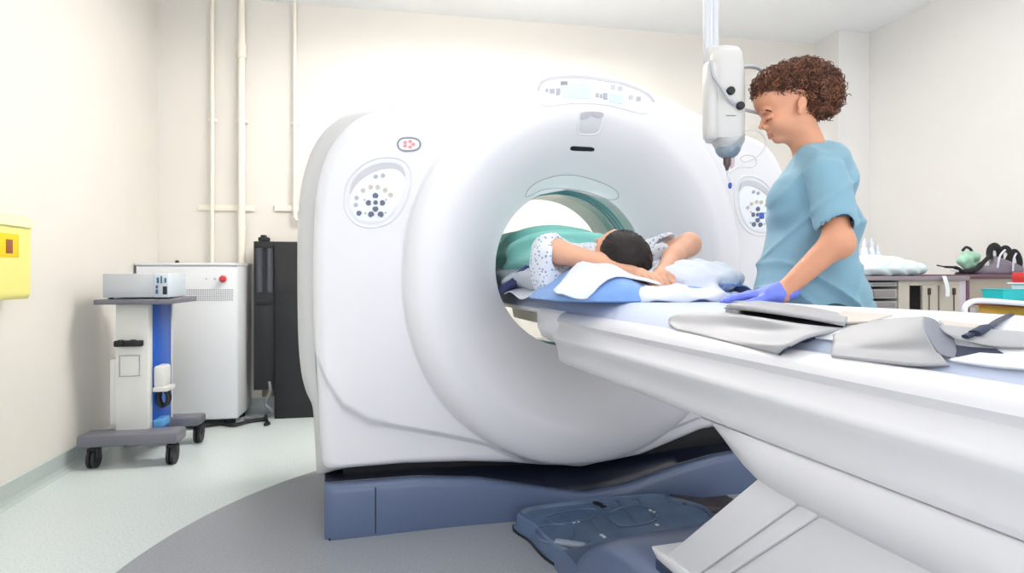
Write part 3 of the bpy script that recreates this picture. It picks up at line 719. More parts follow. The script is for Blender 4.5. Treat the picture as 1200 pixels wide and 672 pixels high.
# gown sleeves and body
gl = []
gl += [cone((-.15, -.12, 1.03), (-.250, -.31, 1.080), .085, .066, .05), ell((-.272, -.30, 1.02), (.055, .07, .105), .05)]
gl += [cone((.14, -.14, 1.03), (.208, -.325, 1.097), .085, .06, .05), ecap((0, -.22, 1.02), (0, .12, 1.03), (.19, .11, .10), (.18, .12, .11), .06)]
gl += [cone((-.220, -.36, 1.072), (-.10, -.50, 1.02), .062, .075, .0)]; gl[-1] = ('s', gl[-1][1], .008)
g2 = cone((.210, -.33, 1.099), (.30, -.50, 1.13), .050, .05, 0); gl.append(('s', g2[1], .008)); gl.append(ell((0, -.31, 1.02), (.09, .08, .09), .02, None, 's'))
PT.part('hospital_gown', sdf(gl, (-.36, -.42, .90), (.36, .30, 1.2), .0055, post=lambda P, d: d+.004*np.sin(P[:, 1]*70+P[:, 2]*50+2*np.sin(P[:, 0]*40))), m_gown, ang=180)
# teal drape over the body, grey blanket along the near side
m_tealc = mat('teal drape cloth', (136, 208, 198), .75, bump=.15, bscale=60, sheen=.2)
def fold(P, d, a=.017):
    return d+a*np.sin(P[:, 1]*9+P[:, 2]*38+2.2*np.sin(P[:, 1]*7+P[:, 0]*5))*.6+a*.5*np.sin(P[:, 2]*75+P[:, 1]*14)
td = [ecap((-.01, .02, 1.06), (-.03, .70, 1.08), (.24, .15, .12), (.235, .18, .165), .08), ell((-.13, .18, 1.10), (.13, .3, .09), .06)]
single('teal_drape', sdf(td, (-.42, -.22, .90), (.40, 1.0, 1.34), .008, post=fold), m_tealc, 'teal cloth drape covering the patient\'s body inside the bore', 'drape', MG, (0, .3, .95), ang=180)
m_gb = mat('light grey blanket', (192, 198, 206), .8, bump=.2, bscale=80)
gb = [ecap((-.15, -.10, .975), (-.13, .70, .99), (.165, .1, .055), (.17, .12, .07), .04), ell((-.2, -.1, .99), (.1, .14, .05), .03)]
BK = single('grey_blanket', sdf(gb, (-.40, -.30, .88), (.12, .9, 1.12), .007, post=lambda P, d: fold(P, d, .006)), m_gb, 'light grey blanket with a navy edge tucked along the near side of the patient', 'blanket', MG, (-.15, .2, .93), ang=180)
pts = smooth_poly([(-.315, .38, .915), (-.325, .2, .925), (-.322, .05, .953), (-.312, -.05, .988), (-.295, -.13, 1.018)], 4, False)
nv = mk('navy_edge', MB().loft([[(x-.006, y, z-.020), (x-.012, y, z), (x-.002, y, z+.018), (x+.03, y, z+.012), (x+.03, y, z-.014)] for x, y, z in pts]), mat('navy cloth edge', (52, 58, 110), .7), BK, (-.15, .2, .93))
single('white_sheet_edge', MB().sheet(np.array([[(-.22-.10*b, .1-.42*a, .936+.012*math.sin(8*a)*b-.02*b*b+.01*(1-b)) for b in np.linspace(0, 1, 8)] for a in np.linspace(0, 1, 14)]), .004), m_wh, 'white sheet edge under the grey blanket at the bore mouth', 'sheet', MG, (-.22, -.1, .93))
# ---------------------------------------------------------------- aprons lying on the table
m_apr = mat('light grey vinyl apron', (170, 170, 174), .5, bump=.08, bscale=60)
m_nvi = mat('dark navy apron lining', (44, 52, 78), .6)
def blend_grid(rows, n=30, m=30):
    """rows of control points -> smooth grid"""
    R = [smooth_poly(r, 6, False) for r in rows]; k = len(R[0]); cols = []
    for j in range(k): cols.append(smooth_poly([r[j] for r in R], 6, False))
    return np.array(cols)
def fp(px, py, u):
    y, z = pu(px, py, u); return (u, y, z)
def surf(u):
    a = abs(u)
    if a <= .236: return float(padz(u))
    return float(np.interp(a, [.236, .26, .273, .282, .290, .31], [.871, .871, .863, .852, .838, .79]))
def fs(px, py, h=.006):
    """point above the table surface by h, seen at that place of the side view"""
    p = None
    for i in range(260):
        u = -.31+.0023*i; y, z = pu(px, py, u)
        if z <= surf(u)+h: return (u, y, max(z, .5))
    return (.25, *pu(px, py, .25))
AP = Thing('lead_apron', 'crumpled light grey apron beside the gloved hand, one corner hanging over the table edge', 'apron', MG, (-.05, -1.2, .92))
g = blend_grid([
    [fs(848, 366, .022), fs(885, 371, .028), fs(935, 379, .022), fs(990, 385, .010)],
    [fs(818, 366, .014), fs(865, 371, .030), fs(922, 381, .026), fs(970, 388, .020)],
    [fs(790, 369, .010), fs(838, 378, .016), fs(900, 390, .020), fs(945, 394, .026)],
    [fs(783, 377, .008), fs(822, 386, .010), fs(878, 400, .012), fs(925, 404, .026)],
    [fs(792, 385, .006), fs(824, 392, .006), fs(868, 404, .008), fs(911, 415, .012)]])
AP.part('cloth', MB().sheet(g[:, ::-1], .005), m_apr, ang=180)
g = blend_grid([[fs(849, 360, .028), fs(884, 363.5, .028), fs(940, 371, .024), fs(992, 381, .012)], [fs(862, 357, .026), fs(895, 362, .024), fs(945, 370, .018), fs(992, 379, .010)], [fs(890, 354, .008), fs(915, 357, .008), fs(955, 363, .008), fs(995, 372, .006)]])
AP.part('folded_flap', MB().sheet(g[:, ::-1], .004), m_apr, ang=180)
g = blend_grid([[fs(850, 368, .010), fs(885, 374, .014), fs(940, 381, .012), fs(988, 387, .006)], [fs(852, 359, .010), fs(887, 361, .012), fs(942, 369, .012), fs(992, 379, .007)]])
AP.part('lining', MB().sheet(g[:, ::-1], .003), m_black, label='black lining showing in the fold')
g = blend_grid([[fs(970, 388, .016), fs(945, 395, .022), fs(926, 405, .022), fs(912, 416, .008)], [fs(968, 390, .005), fs(948, 399, .006), fs(926, 402, .004), fs(913, 410, .004)]])
AP.part('lining', MB().sheet(g[:, ::-1], .003), m_nvi, label='navy lining under the hanging corner')
AQ = Thing('lead_apron', 'larger light grey apron with a rolled over edge, at the foot end of the table', 'apron', MG, (-.05, -1.6, .92))
g = blend_grid([
    [fs(975, 388, .008), fs(1010, 378, .012), fs(1050, 373, .022), fs(1083, 371, .040)],
    [fs(976, 396, .010), fs(1012, 390, .014), fs(1052, 385, .026), fs(1082, 381, .040)],
    [fs(975, 404, .010), fs(1015, 402, .014), fs(1056, 399, .024), fs(1087, 395, .034)],
    [fs(974, 411, .008), fs(1018, 412, .010), fs(1062, 412, .016), fs(1096, 409, .022)],
    [fs(974, 416, .006), fs(1022, 421, .006), fs(1070, 426, .008), fs(1112, 427, .010)]])
AQ.part('cloth', MB().sheet(g[:, ::-1], .005), m_apr, ang=180)
g = blend_grid([[fs(1083, 371, .040), fs(1081, 381, .040), fs(1088, 395, .034), fs(1099, 412, .022)], [fs(1096, 375, .036), fs(1098, 386, .030), fs(1104, 402, .020), fs(1110, 418, .010)], [fs(1116, 391, .016), fs(1118, 396, .014), fs(1120, 405, .010), fs(1124, 420, .006)]])
AQ.part('rolled_edge', MB().sheet(g, .004), mat('grey apron reverse', (138, 140, 150), .6), ang=180)
g = blend_grid([[fs(1100, 400, .012), fs(1102, 408, .010), fs(1112, 419, .006)], [fs(1130, 406, .010), fs(1135, 411, .008), fs(1136, 418, .006)], [fs(1168, 409, .008), fs(1172, 412, .008), fs(1177, 415, .006)]])
AQ.part('lining', MB().sheet(g, .003), m_nvi, label='navy lining under the rolled edge')
g = blend_grid([[fs(1098, 380, .030), fs(1108, 390, .028), fs(1118, 397, .022)], [fs(1140, 384, .022), fs(1150, 397, .018), fs(1160, 405, .014)], [fs(1215, 390, .016), fs(1220, 402, .014), fs(1225, 408, .012)]])
AQ.part('folded_flap', MB().sheet(g, .004), m_apr, ang=180)
g = blend_grid([[fs(1112, 424, .008), fs(1130, 420, .006), fs(1150, 416, .006)], [fs(1160, 431, .006), fs(1170, 424, .006), fs(1180, 417, .006)], [fs(1215, 436, .006), fs(1220, 426, .006), fs(1225, 415, .006)]])
AQ.part('apron_corner', MB().sheet(g, .004), mat('pale apron corner', (220, 224, 232), .5), ang=180)
# white paper sheet on the foot end, with a beige patch each side and a navy strap
def flat(poly, z, th, mtl, name, label, cat, par=None, bumpy=.002):
    P = np.array(poly); 
    G_ = np.array([[(*(lerp(lerp(P[0], P[1], a), lerp(P[3], P[2], a), b)), z+float(padz(lerp(lerp(P[0], P[1], a), lerp(P[3], P[2], a), b)[0]))-.918+bumpy*math.sin(9*a+5*b)) for b in np.linspace(0, 1, 40)] for a in np.linspace(0, 1, 40)])
    return single(name, MB().sheet(G_, th), mtl, label, cat, MG, (P[0][0], P[0][1], z))
flat([(-.225, -1.35), (-.225, -2.28), (.236, -2.28), (.236, -.95)], .9255, .003, mat('white paper sheet', (226, 228, 234), .7), 'paper_sheet', 'pale sheet covering the foot half of the mattress pad', 'sheet')
def quad(Q, mtl, name, label, cat):
    c = [Vector(fs(a, b, .012)) for a, b in Q]; g = np.array([[tuple(c[0].lerp(c[1], a).lerp(c[3].lerp(c[2], a), b)) for b in np.linspace(0, 1, 6)] for a in np.linspace(0, 1, 8)])
    return single(name, MB().sheet(g, .003), mtl, label, cat, MG, tuple(c[3]))
mb_ = mat('beige board', (204, 196, 188), .7)
quad([(988, 366), (1046, 371), (1018, 379), (974, 380)], mb_, 'beige_pad', 'flat beige pad on the sheet just behind the crumpled apron', 'pad')
quad([(1100, 377), (1150, 383), (1134, 391), (1114, 389)], mb_, 'beige_pad', 'flat beige pad on the sheet behind the rolled apron edge', 'pad')
st_ = [fs(1131, 395, .026), fs(1145, 389, .020), fs(1160, 383, .014), fs(1170, 376, .012), fs(1184, 369, .010)]
SP = Thing('strap', 'dark navy strap lying across the sheet at the foot end of the table', 'strap', MG, st_[0])
SP.part('webbing', MB().tube(smooth_poly(st_, 5, False), .006, 8, sy=.5), m_nvi); SP.part('slider', MB().tube([fs(1142, 391, .024), fs(1157, 384, .018)], .009, 8, sy=.5), m_nvi)
# ================================================================ the technologist
def n(px, py, Y=0.0):
    k = (1.97+Y)/F_PX; return ((px-600)*k-.97, Y, 1+(HZ-py)*k)
m_skin2 = mat('tanned skin', (214, 152, 120), .48, var=.03, scale=25, sss=.12)
m_lip = mat('lips', (192, 116, 98), .4)
m_brow = mat('eyebrow hair', (70, 42, 34), .7)
NU = Thing('person', 'standing person in teal scrubs with curly brown hair, looking down, gloved hand on the table', 'person', MN, (0, 0, 0))
tilt = math.radians(20)
f_ = Vector((-math.cos(tilt), 0, -math.sin(tilt))); u_ = Vector((-math.sin(tilt), 0, math.cos(tilt))); y_ = u_.cross(f_)
HR = Matrix((f_, y_, u_)).transposed()               # columns: forward, side, up
B = [ell(n(922, 112), (.098, .075, .088), .03, HR), ell(n(918, 134), (.060, .060, .066), .02, HR), ell(n(899, 119), (.030, .054, .030), .03, HR)]
B += [ell(n(919, 150), (.046, .046, .040), .02, HR), ell(n(913, 163), (.018, .020, .014), .016, HR), ell(n(907.5, 150), (.020, .034, .022), .016, HR), ell(n(928, 152), (.03, .052, .03), .03, HR)]
B += [cone(n(897, 133), n(893.0, 147), .0065, .008, .010), ell(n(892.8, 149), (.0105, .0095, .0085), .006, HR), ell(n(904.5, 160.5), (.010, .022, .0065), .006, HR), ell(n(903, 156.5), (.010, .020, .0055), .005, HR)]
for sy in (-1, 1):
    B += [ell(n(897.5, 149.5, sy*.014), (.011, .008, .008), .006, HR), ell(n(896.5, 130, sy*.028), (.013, .022, .008), .008, HR), ell(n(914, 144, sy*.040), (.024, .020, .022), .03, HR)]
    B += [ell(n(902, 137.5, sy*.030), (.0125, .0150, .0095), .006, HR)]
    er = Matrix.Rotation(.15, 3, 'Y')
    B += [ell(n(940, 121.5, sy*.078), (.014, .008, .023), .004, er), ell(n(938.5, 120, sy*.087), (.0085, .006, .014), .003, er, 's'), ell(n(937.5, 131, sy*.075), (.008, .007, .010), .004)]
B += [cone(n(936, 143), n(954, 190), .047, .053, .03), cone(n(960, 196, -.12), n(960, 196, .12), .042, .042, .04)]
B += [ecap(n(958, 210), n(953, 300), (.072, .12, .1), (.09, .12, .1), .05), ecap(n(952, 300), n(953, 400), (.085, .11, .1), (.10, .135, .1), .06)]
# near arm
SH = n(971, 212, -.155); EB = n(982, 282, -.225); WR = n(917, 343, -.165)
B += [cone(SH, EB, .036, .038, .02), cone(EB, WR, .040, .0255, .02), ell(n(986, 288, -.22), (.034, .034, .036), .02)]
# far arm, down and forward behind the body
SH2 = n(965, 205, .175); EB2 = n(972, 300, .21); WR2 = n(925, 345, .12)
B += [cone(SH2, EB2, .048, .037, .03), cone(EB2, WR2, .038, .026, .02)]
# legs
for sy, kx, ax in ((-1, .0, -.03), (1, .03, .07)):
    B += [cone((.0-.02, sy*.09, .80), (kx-.06, sy*.10, .46), .085, .058, .04), cone((kx-.06, sy*.10, .46), (ax-.02, sy*.10, .10), .056, .036, .03), cone((ax-.02, sy*.10, .06), (ax-.13, sy*.10, .045), .032, .028, .03)]
# hands (inside the gloves)
def hand_prims(W, T, up, side, r=1.0, curl=(.0, .1, .1, .05), th=1):
    """W wrist, T direction to the fingertips, up = back of hand, side = towards the thumb"""
    W = Vector(W); T = Vector(T).normalized(); up = Vector(up); up = (up-T*up.dot(T)).normalized(); sd = T.cross(up)*th
    o = []; R = Matrix((T, T.cross(up), up)).transposed()
    o.append(rbox(W+T*.048, (.046, .036, .015), .014, .02, R)); o.append(cone(W-T*.01, W+T*.03, .026*r, .024*r, .02))
    for i, (a, l, cu) in enumerate(zip((.030, .010, -.011, -.030), (.076, .084, .078, .062), curl)):
        p = W+T*.085+sd*a+up*.002; d = T.copy(); rr = .0098-.0005*i
        d = (d+sd*(a*2.2)).normalized()
        for k, fr in enumerate((.45, .32, .23)):
            q = p+d*l*fr; o.append(cone(p, q, rr*(1-.06*k), rr*(1-.06*(k+1)), .012 if k == 0 else .003)); p = q
            d = (d-up*cu*(k+1)).normalized()
    p = W+T*.042+sd*.024-up*.004; q = p+(T*.6+sd*.8-up*.15).normalized()*.036; e = q+(T*.9+sd*.3-up*.15).normalized()*.030; z = e+(T+sd*.05-up*.1).normalized()*.022
    o += [cone(p, q, .015, .0125, .015), cone(q, e, .0118, .0105, .003), cone(e, z, .0105, .009, .003)]
    return o
HT = Vector(n(848, 350, -.15))-Vector(WR)
gl_dir = HT.normalized()
Bh = hand_prims(Vector(WR)+gl_dir*.01, gl_dir, (0, 0, 1), None, curl=(.10, .14, .16, .2), th=-1)
B2 = hand_prims(WR2, (-.8, -.1, -.5), (0, .3, 1), None, th=1)
def shrink(P_, a=.0016):
    return [(o, (lambda f: (lambda P: f(P)+a))(f), k) for o, f, k in P_]
def bodym_top(m): return max(v[2] for v in m.v)
mi = lambda C: ((np.hypot(C[:, 0]-n(903, 159)[0], C[:, 2]-n(903, 159)[2]) < .0085) & (np.abs(C[:, 1]) < .020) & (C[:, 0] < n(907, 159)[0])).astype(int)
bodym = sdf(B+shrink(Bh)+shrink(B2), (-.42, -.34, 0.0), (.22, .34, 1.43), .0044, mati=mi)
NU.part('body', sdf(B, (-.26, -.12, bodym_top(bodym)-.012), (.10, .12, 1.70), .0024, mb=bodym, mati=mi), [m_skin2, m_lip], ang=180)
EY = mat('eye white', (236, 232, 228), .2); 
for sy in (-1, 1):
    e = n(903.6, 138.4, sy*.030)
    ev = NU.part('eye', MB().lathe([(.0001, -.0105), (.006, -.0087), (.0105, 0), (.006, .0087), (.0001, .0105)], e, 16), EY)
    NU.part('eyelash', MB().tube([tuple(Vector(e)+f_*.0165*math.cos(a)-u_*.0042+y_*.0150*math.sin(a)) for a in [k*.3-1.2 for k in range(9)]], .0011, 6), m_brow)
    NU.part('eyebrow', MB().tube(smooth_poly([n(892.8, 132, sy*.016), n(893.3, 130, sy*.030), n(898, 129.2, sy*.046), n(904.5, 131, sy*.056)], 5, False), [.0018+.0014*math.sin(PI*k/15) for k in range(16)], 6), m_brow)
# glove
m_gl = mat('periwinkle blue glove', (112, 128, 226), .4, var=.03, scale=40, bump=.1, bscale=120)
cu = cone(Vector(WR)-Vector((-.02, .0, -.01)), Vector(WR)+gl_dir*.02, .0315, .0285, .012)
lo = np.min([WR, tuple(Vector(WR)+HT)], axis=0)-.07; hi = np.max([WR, tuple(Vector(WR)+HT)], axis=0)+.07
NU.part('glove', sdf(Bh+[cu], lo, hi, .0028), m_gl, ang=180)
# scrub top
m_scr = mat('teal scrub cloth', (124, 164, 182), .8, var=.02, scale=12, bump=.15, bscale=260, sheen=.15)
S = [ecap(n(960, 205), n(951, 262), (.092, .140, .1), (.118, .148, .1), .05), ecap(n(951, 262), n(950, 345), (.124, .148, .1), (.158, .160, .12), .04), ecap(n(950, 345), n(953, 415), (.160, .162, .1), (.160, .175, .1), .04)]
S += [cone(n(964, 196, -.125), n(964, 196, .125), .048, .048, .05), cone(n(958, 188, -.05), n(958, 188, .05), .054, .054, .04), ell(n(925, 232, -.055), (.06, .07, .07), .05), ell(n(925, 232, .055), (.06, .07, .07), .05)]
S += [cone(n(969, 208, -.155), n(979, 256, -.205), .058, .060, .010), cone(n(965, 208, .155), n(972, 255, .2), .058, .06, .03)]
# openings: neck and sleeves
S += [('s', cone(n(930, 150), n(953, 188), .05, .052, 0)[1], .006)]
S += [('s', cone(n(982, 268, -.215), n(988, 310, -.24), .056, .066, 0)[1], .004)]
def tfold(P, d):
    x, y, z = P[:, 0], P[:, 1], P[:, 2]
    ax, _, az = n(958, 225, -.15)
    r = np.hypot(x-ax, z-az); th = np.arctan2(z-az, x-ax)
    a = .0055*np.sin(9*th+3*np.sin(7*r))*ss(.05, .16, r)*(1-ss(.30, .5, r))
    low = ss(1.15, .95, z) if False else (1-ss(.93, 1.12, z))
    b = (.004-.016*(1-np.abs(np.sin(z*19+x*13+1.3*np.sin(x*11+z*9+y*8))))**2.5)*low
    c = .001-.010*(1-np.abs(np.sin(x*17-z*12+1.5*np.sin(z*9+y*7))))**3
    return d+a+b+c*.8
NU.part('scrub_top', sdf(S, (-.30, -.34, .70), (.26, .34, 1.46), .0050, post=tfold), m_scr, ang=180)
# ring in the sleeve mouth, its shade put into a darker cloth colour
h0 = Vector(n(979.5, 258, -.205)); d0 = (Vector(n(984, 284, -.215))-Vector(n(970, 203, -.17))).normalized()
NU.part('sleeve_opening', MB().lathe([(.052, -.012), (.054, .0), (.050, .004), (.046, -.004), (.046, -.03)], h0, 32, d0.to_track_quat('Z', 'Y').to_matrix()), mat('shaded sleeve inside', (60, 84, 96), .8))
m_trs = mat('dark teal trousers', (44, 76, 88), .8, bump=.1)
T_ = []
for sy, kx, ax in ((-1, .0, -.03), (1, .03, .07)):
    T_ += [cone((-.01, sy*.085, .80), (kx-.06, sy*.10, .46), .115, .085, .05), cone((kx-.06, sy*.10, .46), (ax-.02, sy*.10, .14), .085, .065, .03)]
T_ += [ecap((0, 0, .86), (0, 0, .78), (.13, .17, .1), (.13, .18, .1), .05)]
NU.part('trousers', sdf(T_, (-.34, -.3, .06), (.22, .3, 1.0), .009, post=lambda P, d: d+.004*np.sin(P[:, 2]*40+P[:, 0]*30)), m_trs, ang=180)
for sy, kx, ax in ((-1, .0, -.03), (1, .03, .07)):
    NU.part('shoe', sdf([ell((ax-.05, sy*.1, .05), (.11, .045, .045), .02), ell((ax-.12, sy*.1, .04), (.07, .046, .036), .02), ell((ax-.0, sy*.1, .07), (.055, .04, .05), .02), rbox((ax-.06, sy*.1, -.04), (.3, .2, .045), .002, .002, None, 's')], (ax-.24, sy*.1-.08, -.02), (ax+.1, sy*.1+.08, .16), .006), mat('white clog', (222, 222, 224), .5), ang=180)
# curly hair
m_curl = mat('curly brown hair', (92, 56, 40), .5, var=.45, scale=45)
m_curl2 = mat('auburn hair highlights', (138, 88, 60), .45, var=.35, scale=45)
base = [ell(n(922, 101), (.101, .086, .064), .03, Matrix.Rotation(math.radians(-8), 3, 'Y')), ell(n(946, 112), (.052, .078, .078), .03), ell(n(966, 108), (.044, .052, .070), .03), ell(n(940, 92), (.07, .07, .05), .03)]
base += [ell(n(900, 147), (.090, .11, .054), .01, Matrix.Rotation(math.radians(-10), 3, 'Y'), 's'), ell(n(938, 124, -.085), (.016, .03, .026), .008, None, 's'), ell(n(938, 124, .085), (.016, .03, .026), .008, None, 's'), cone(n(936, 158), n(955, 192), .058, .065, .01)]
base[-1] = ('s', base[-1][1], .01)
HF = field(base, lambda P, d: d+.004*np.sin(P[:, 0]*160+3*np.sin(P[:, 2]*90))*np.sin(P[:, 2]*150)*np.cos(P[:, 1]*130))
Pv, Qv = nets(HF, (-.26, -.12, 1.42), (.12, .12, 1.73), .005)
hm = MB(); hm.add(Pv, [tuple(map(int, q)) for q in Qv]); hair = NU.part('hair', hm, mat('hair underlayer', (58, 34, 26), .7, var=.3, scale=60), ang=180)
rs = np.random.RandomState(11); cen = np.array(n(940, 108))
def curls(k, mb, thick=1.0):
    for _ in range(k):
        i = rs.randint(len(Pv)); p = Pv[i].copy(); nn = p-cen; nn[1] *= 1.2; nn /= np.linalg.norm(nn)
        t = rs.normal(size=3); t -= nn*t.dot(nn); t /= np.linalg.norm(t); b_ = np.cross(nn, t)
        back = p[0] > n(962, 0)[0]
        R = rs.uniform(.004, .0085)*(1.25 if back else 1); L_ = rs.uniform(.018, .040)*(1.3 if back else 1); turns = rs.uniform(1.2, 2.6)
        ax = t*rs.uniform(.5, 1)+nn*rs.uniform(-.2, .35)+(np.array([.3, 0, -.5]) if back else 0); ax /= np.linalg.norm(ax)
        a1 = np.cross(ax, nn); a1 /= np.linalg.norm(a1); a2 = np.cross(ax, a1); ph = rs.uniform(0, 6.28); m = int(turns*8); pts = []
        base_ = p+nn*rs.uniform(-.002, .006)
        for j in range(m+1):
            q = j/m; w = ph+2*PI*turns*q; pts.append(tuple(base_+ax*L_*(q-.5)+(a1*math.cos(w)+a2*math.sin(w))*R))
        th = rs.uniform(.0008, .0015)*thick
        mb.tube(pts, [th*.5]+[th]*(m-1)+[th*.4], 4)
c1 = MB(); curls(2300, c1); NU.part('hair_curls', c1, m_curl, parent=hair)
c2 = MB(); curls(900, c2); NU.part('hair_curls', c2, m_curl2, parent=hair)
NU.part('name_badge_clip', MB().box(n(892.5, 253, -.05), (.014, .012, .02), .003), mat('blue clip', (52, 92, 190), .4))
# ================================================================ ceiling mounted injector
def ij(px, py, Y=0.0):
    k = (2.0+Y)/F_PX; return ((px-600)*k, 2.0+Y, 1+(HZ-py)*k)
m_inj = mat('off white injector housing', (202, 200, 197), .35); m_chr = mat('brushed grey metal', (188, 188, 188), .3, .4)
m_col = mat('light grey column metal', (204, 205, 210), .3, .25)
IJ = Thing('contrast_injector', 'off white ceiling hung injector head pointing down beside the curly haired person', 'injector', MC, ij(833, 60))
x, y, z = ij(833, 66)
IJ.part('ceiling_plate', MB().lathe([(.09, ZC-.05), (.10, ZC-.045), (.10, ZC-.002)], (x, y, 0), 32), m_inj)
cm = MB()
for dx in (-.013, .013): cm.cyl((x+dx, y, z-.02), (x+dx, y, ZC-.03), .0125, 20)
cm.bb(x-.006, x+.006, y-.008, y+.010, z-.01, ZC-.03, .002); IJ.part('column', cm, m_col)
IJ.part('swivel_joint', MB().lathe([(.016, -.035), (.024, -.03), (.026, .0), (.024, .02), (.018, .028)], (x+.002, y, z+.002), 28), m_inj)
a = ij(847, 63); b_ = ij(847, 150)
hs = []
for py, hw, hd in ((57, .028, .03), (60, .045, .045), (66, .053, .053), (80, .058, .056), (110, .0605, .058), (140, .061, .058), (158, .060, .057), (165, .055, .052)):
    c = ij(848.5, py); hs.append([(c[0]+hw*abs(math.cos(q))**.7*(1 if math.cos(q) > 0 else -1), c[1]+hd*abs(math.sin(q))**.7*(1 if math.sin(q) > 0 else -1), c[2]) for q in [2*PI*i/40 for i in range(40)]])
IJ.part('housing', MB().loft(hs), m_inj, ang=50)
hs = []
for py, hw in ((78, .014), (82, .022), (110, .024), (150, .024), (164, .022), (167, .016)):
    c = ij(829, py, .0); hs.append([(c[0]+hw*math.cos(q), c[1]-.03+hw*1.3*math.sin(q), c[2]) for q in [2*PI*i/28 for i in range(28)]])
IJ.part('side_housing', MB().loft(hs), m_inj, ang=50)
c = ij(849, 141); IJ.part('collar_seam', MB().lathe([(.0615, -.002), (.0625, 0), (.0615, .002)], c, 40, Matrix.Scale(.96, 3, (0, 1, 0))), mat('tan grey seam', (150, 146, 138), .5))
c = ij(853, 170); IJ.part('syringe_collar', MB().lathe([(.030, -.020), (.040, -.012), (.047, .0), (.052, .012), (.054, .03)], c, 40), m_chr, ang=60)
c = ij(853, 178); IJ.part('syringe_mount', MB().lathe([(.018, -.02), (.030, -.012), (.038, .0), (.040, .01)], c, 32), mat('grey blue ring', (136, 150, 160), .3, .3))
c = ij(852, 178); c2 = ij(852, 196)
IJ.part('syringe', MB().lathe([(.004, c2[2]-c[2]-.012), (.007, c2[2]-c[2]), (.012, c2[2]-c[2]+.01), (.0125, 0)], c, 24), mat('smoky syringe plunger', (84, 72, 72), .25))
c = ij(857, 186); IJ.part('syringe', MB().lathe([(.003, -.03), (.009, -.02), (.011, .02)], (c[0]+.004, c[1]+.01, c[2]), 24), mat('pale pink syringe', (226, 200, 200), .2))
a = ij(852, 199); b_ = ij(855, 213); IJ.part('nozzle', MB().tube([a, ij(853, 206), b_], [.0045, .003, .003], 12), mat('clear tubing', (206, 212, 222), .15))
IJ.part('tip_cap', MB().lathe([(.002, -.012), (.0055, -.008), (.006, .004), (.003, .008)], ij(855.5, 217), 16), mat('blue cap', (40, 84, 170), .35))
for px, py in ((848.5, 113), (859.5, 130)):
    c = ij(px, py); IJ.part('knob', MB().lathe([(.013, 0), (.013, .010), (.011, .014), (.0085, .015), (.0085, .005), (.0001, .005)][:4], (c[0], c[1]-.056, c[2]), 24, Matrix.Rotation(PI/2, 3, 'X')), m_black)
def cab(name, pp, r, m, par=None, Y=0): return IJ.part(name, MB().tube([ij(*q) if len(q) > 2 else ij(q[0], q[1], Y) for q in smooth_poly([tuple(q)+(Y,) if len(q) == 2 else q for q in pp], 6, False)], r, 10), m)
m_cab = mat('light grey cable', (178, 180, 186), .45); m_tub = mat('pale infusion tubing', (214, 208, 208), .25)
cab('cable', [(833, 72, -.06), (836, 88, -.07), (846, 104, -.075), (856, 118, -.07), (868, 127, -.04), (886, 132, .0), (905, 138, .05)], .0055, m_cab)
cab('cable', [(866, 80, -.0), (876, 78, .02), (888, 80, .05), (900, 90, .1), (915, 100, .2)], .0065, m_cab)
cab('infusion_tube', [(868, 154), (884, 153), (895, 160), (896, 172), (888, 183), (880, 188), (872, 190), (868, 186), (874, 182), (884, 184), (886, 192), (880, 196), (868, 196), (858, 200), (853, 206)], .0022, m_tub, Y=-.03)
# ================================================================ equipment at the left
m_cart = mat('light grey cart plastic', (226, 226, 222), .4); m_dg = mat('charcoal grey plastic', (112, 112, 122), .5); m_wheel = mat('black castor', (30, 30, 34), .5)
yc = 3.50
def cx_(px, y): return rx(px, 400, y)[0]
def cz_(px, py, y): return rx(px, py, y)[1]
CT = Thing('equipment_cart', 'white and blue equipment cart on four black castors beside the left wall', 'cart', MR, (-1.4, 3.6, 0))
zt = cz_(150, 354.5, yc)
CT.part('top_shelf', MB().bb(cx_(109, yc), cx_(200, yc), yc, yc+.43, zt-.012, zt+.014, .006), m_dg)
xa, xb = cx_(135, yc+.08), cx_(174, yc+.08)
CT.part('column', MB().bb(xa, xb, yc+.08, yc+.14, .12, zt-.01, .006), m_cart)
CT.part('blue_side_panel', MB().bb(xb-.03, xb+.005, yc+.14, yc+.40, .10, zt-.012, .003), mat('saturated blue panel', (20, 88, 190), .4))
CT.part('rear_post', MB().bb(xb-.03, xb+.012, yc+.395, yc+.41, .10, zt-.012, .002), m_cart)
CT.part('column', MB().bb(xa, xa+.02, yc+.14, yc+.40, .12, zt-.012, .003), m_cart)
xw0, xw1 = cx_(92, yc), cx_(210, yc); zb = cz_(150, 515, yc)
CT.part('base_bar', MB().bb(max(xw0, XL+.03), xw1, yc-.03, yc+.12, zb-.03, zb+.03, .012), m_dg)
CT.part('base_bar', MB().bb(xa, cx_(237, yc+.42), yc+.36, yc+.50, zb-.03, zb+.02, .012), m_dg)
CT.part('base_beam', MB().bb(xa+.02, xb-.02, yc+.1, yc+.38, zb-.03, zb+.01, .004), m_dg)
for px, yy in ((110, yc+.02), (202, yc+.02), (150, yc+.44), (233, yc+.44)):
    x = cx_(px, yy); w = MB()
    w.cyl((x-.018, yy, .05), (x-.004, yy, .05), .05, 28).cyl((x+.004, yy, .05), (x+.018, yy, .05), .05, 28)
    wh = CT.part('castor', w, m_wheel); CT.part('castor_fork', MB().bb(x-.028, x+.028, yy-.02, yy+.03, .05, .105, .008).cyl((x-.02, yy, .05), (x+.02, yy, .05), .012), m_wheel, parent=wh)
za = cz_(153, 402, yc+.08)
CT.part('cable_grip', MB().bb(cx_(134, yc+.06), cx_(167, yc+.06), yc+.045, yc+.08, za-.018, za+.014, .006).bb(cx_(140, yc+.06), cx_(146, yc+.06), yc+.03, yc+.05, za-.01, za+.02, .003).bb(cx_(155, yc+.06), cx_(161, yc+.06), yc+.03, yc+.05, za-.01, za+.02, .003), m_wheel)
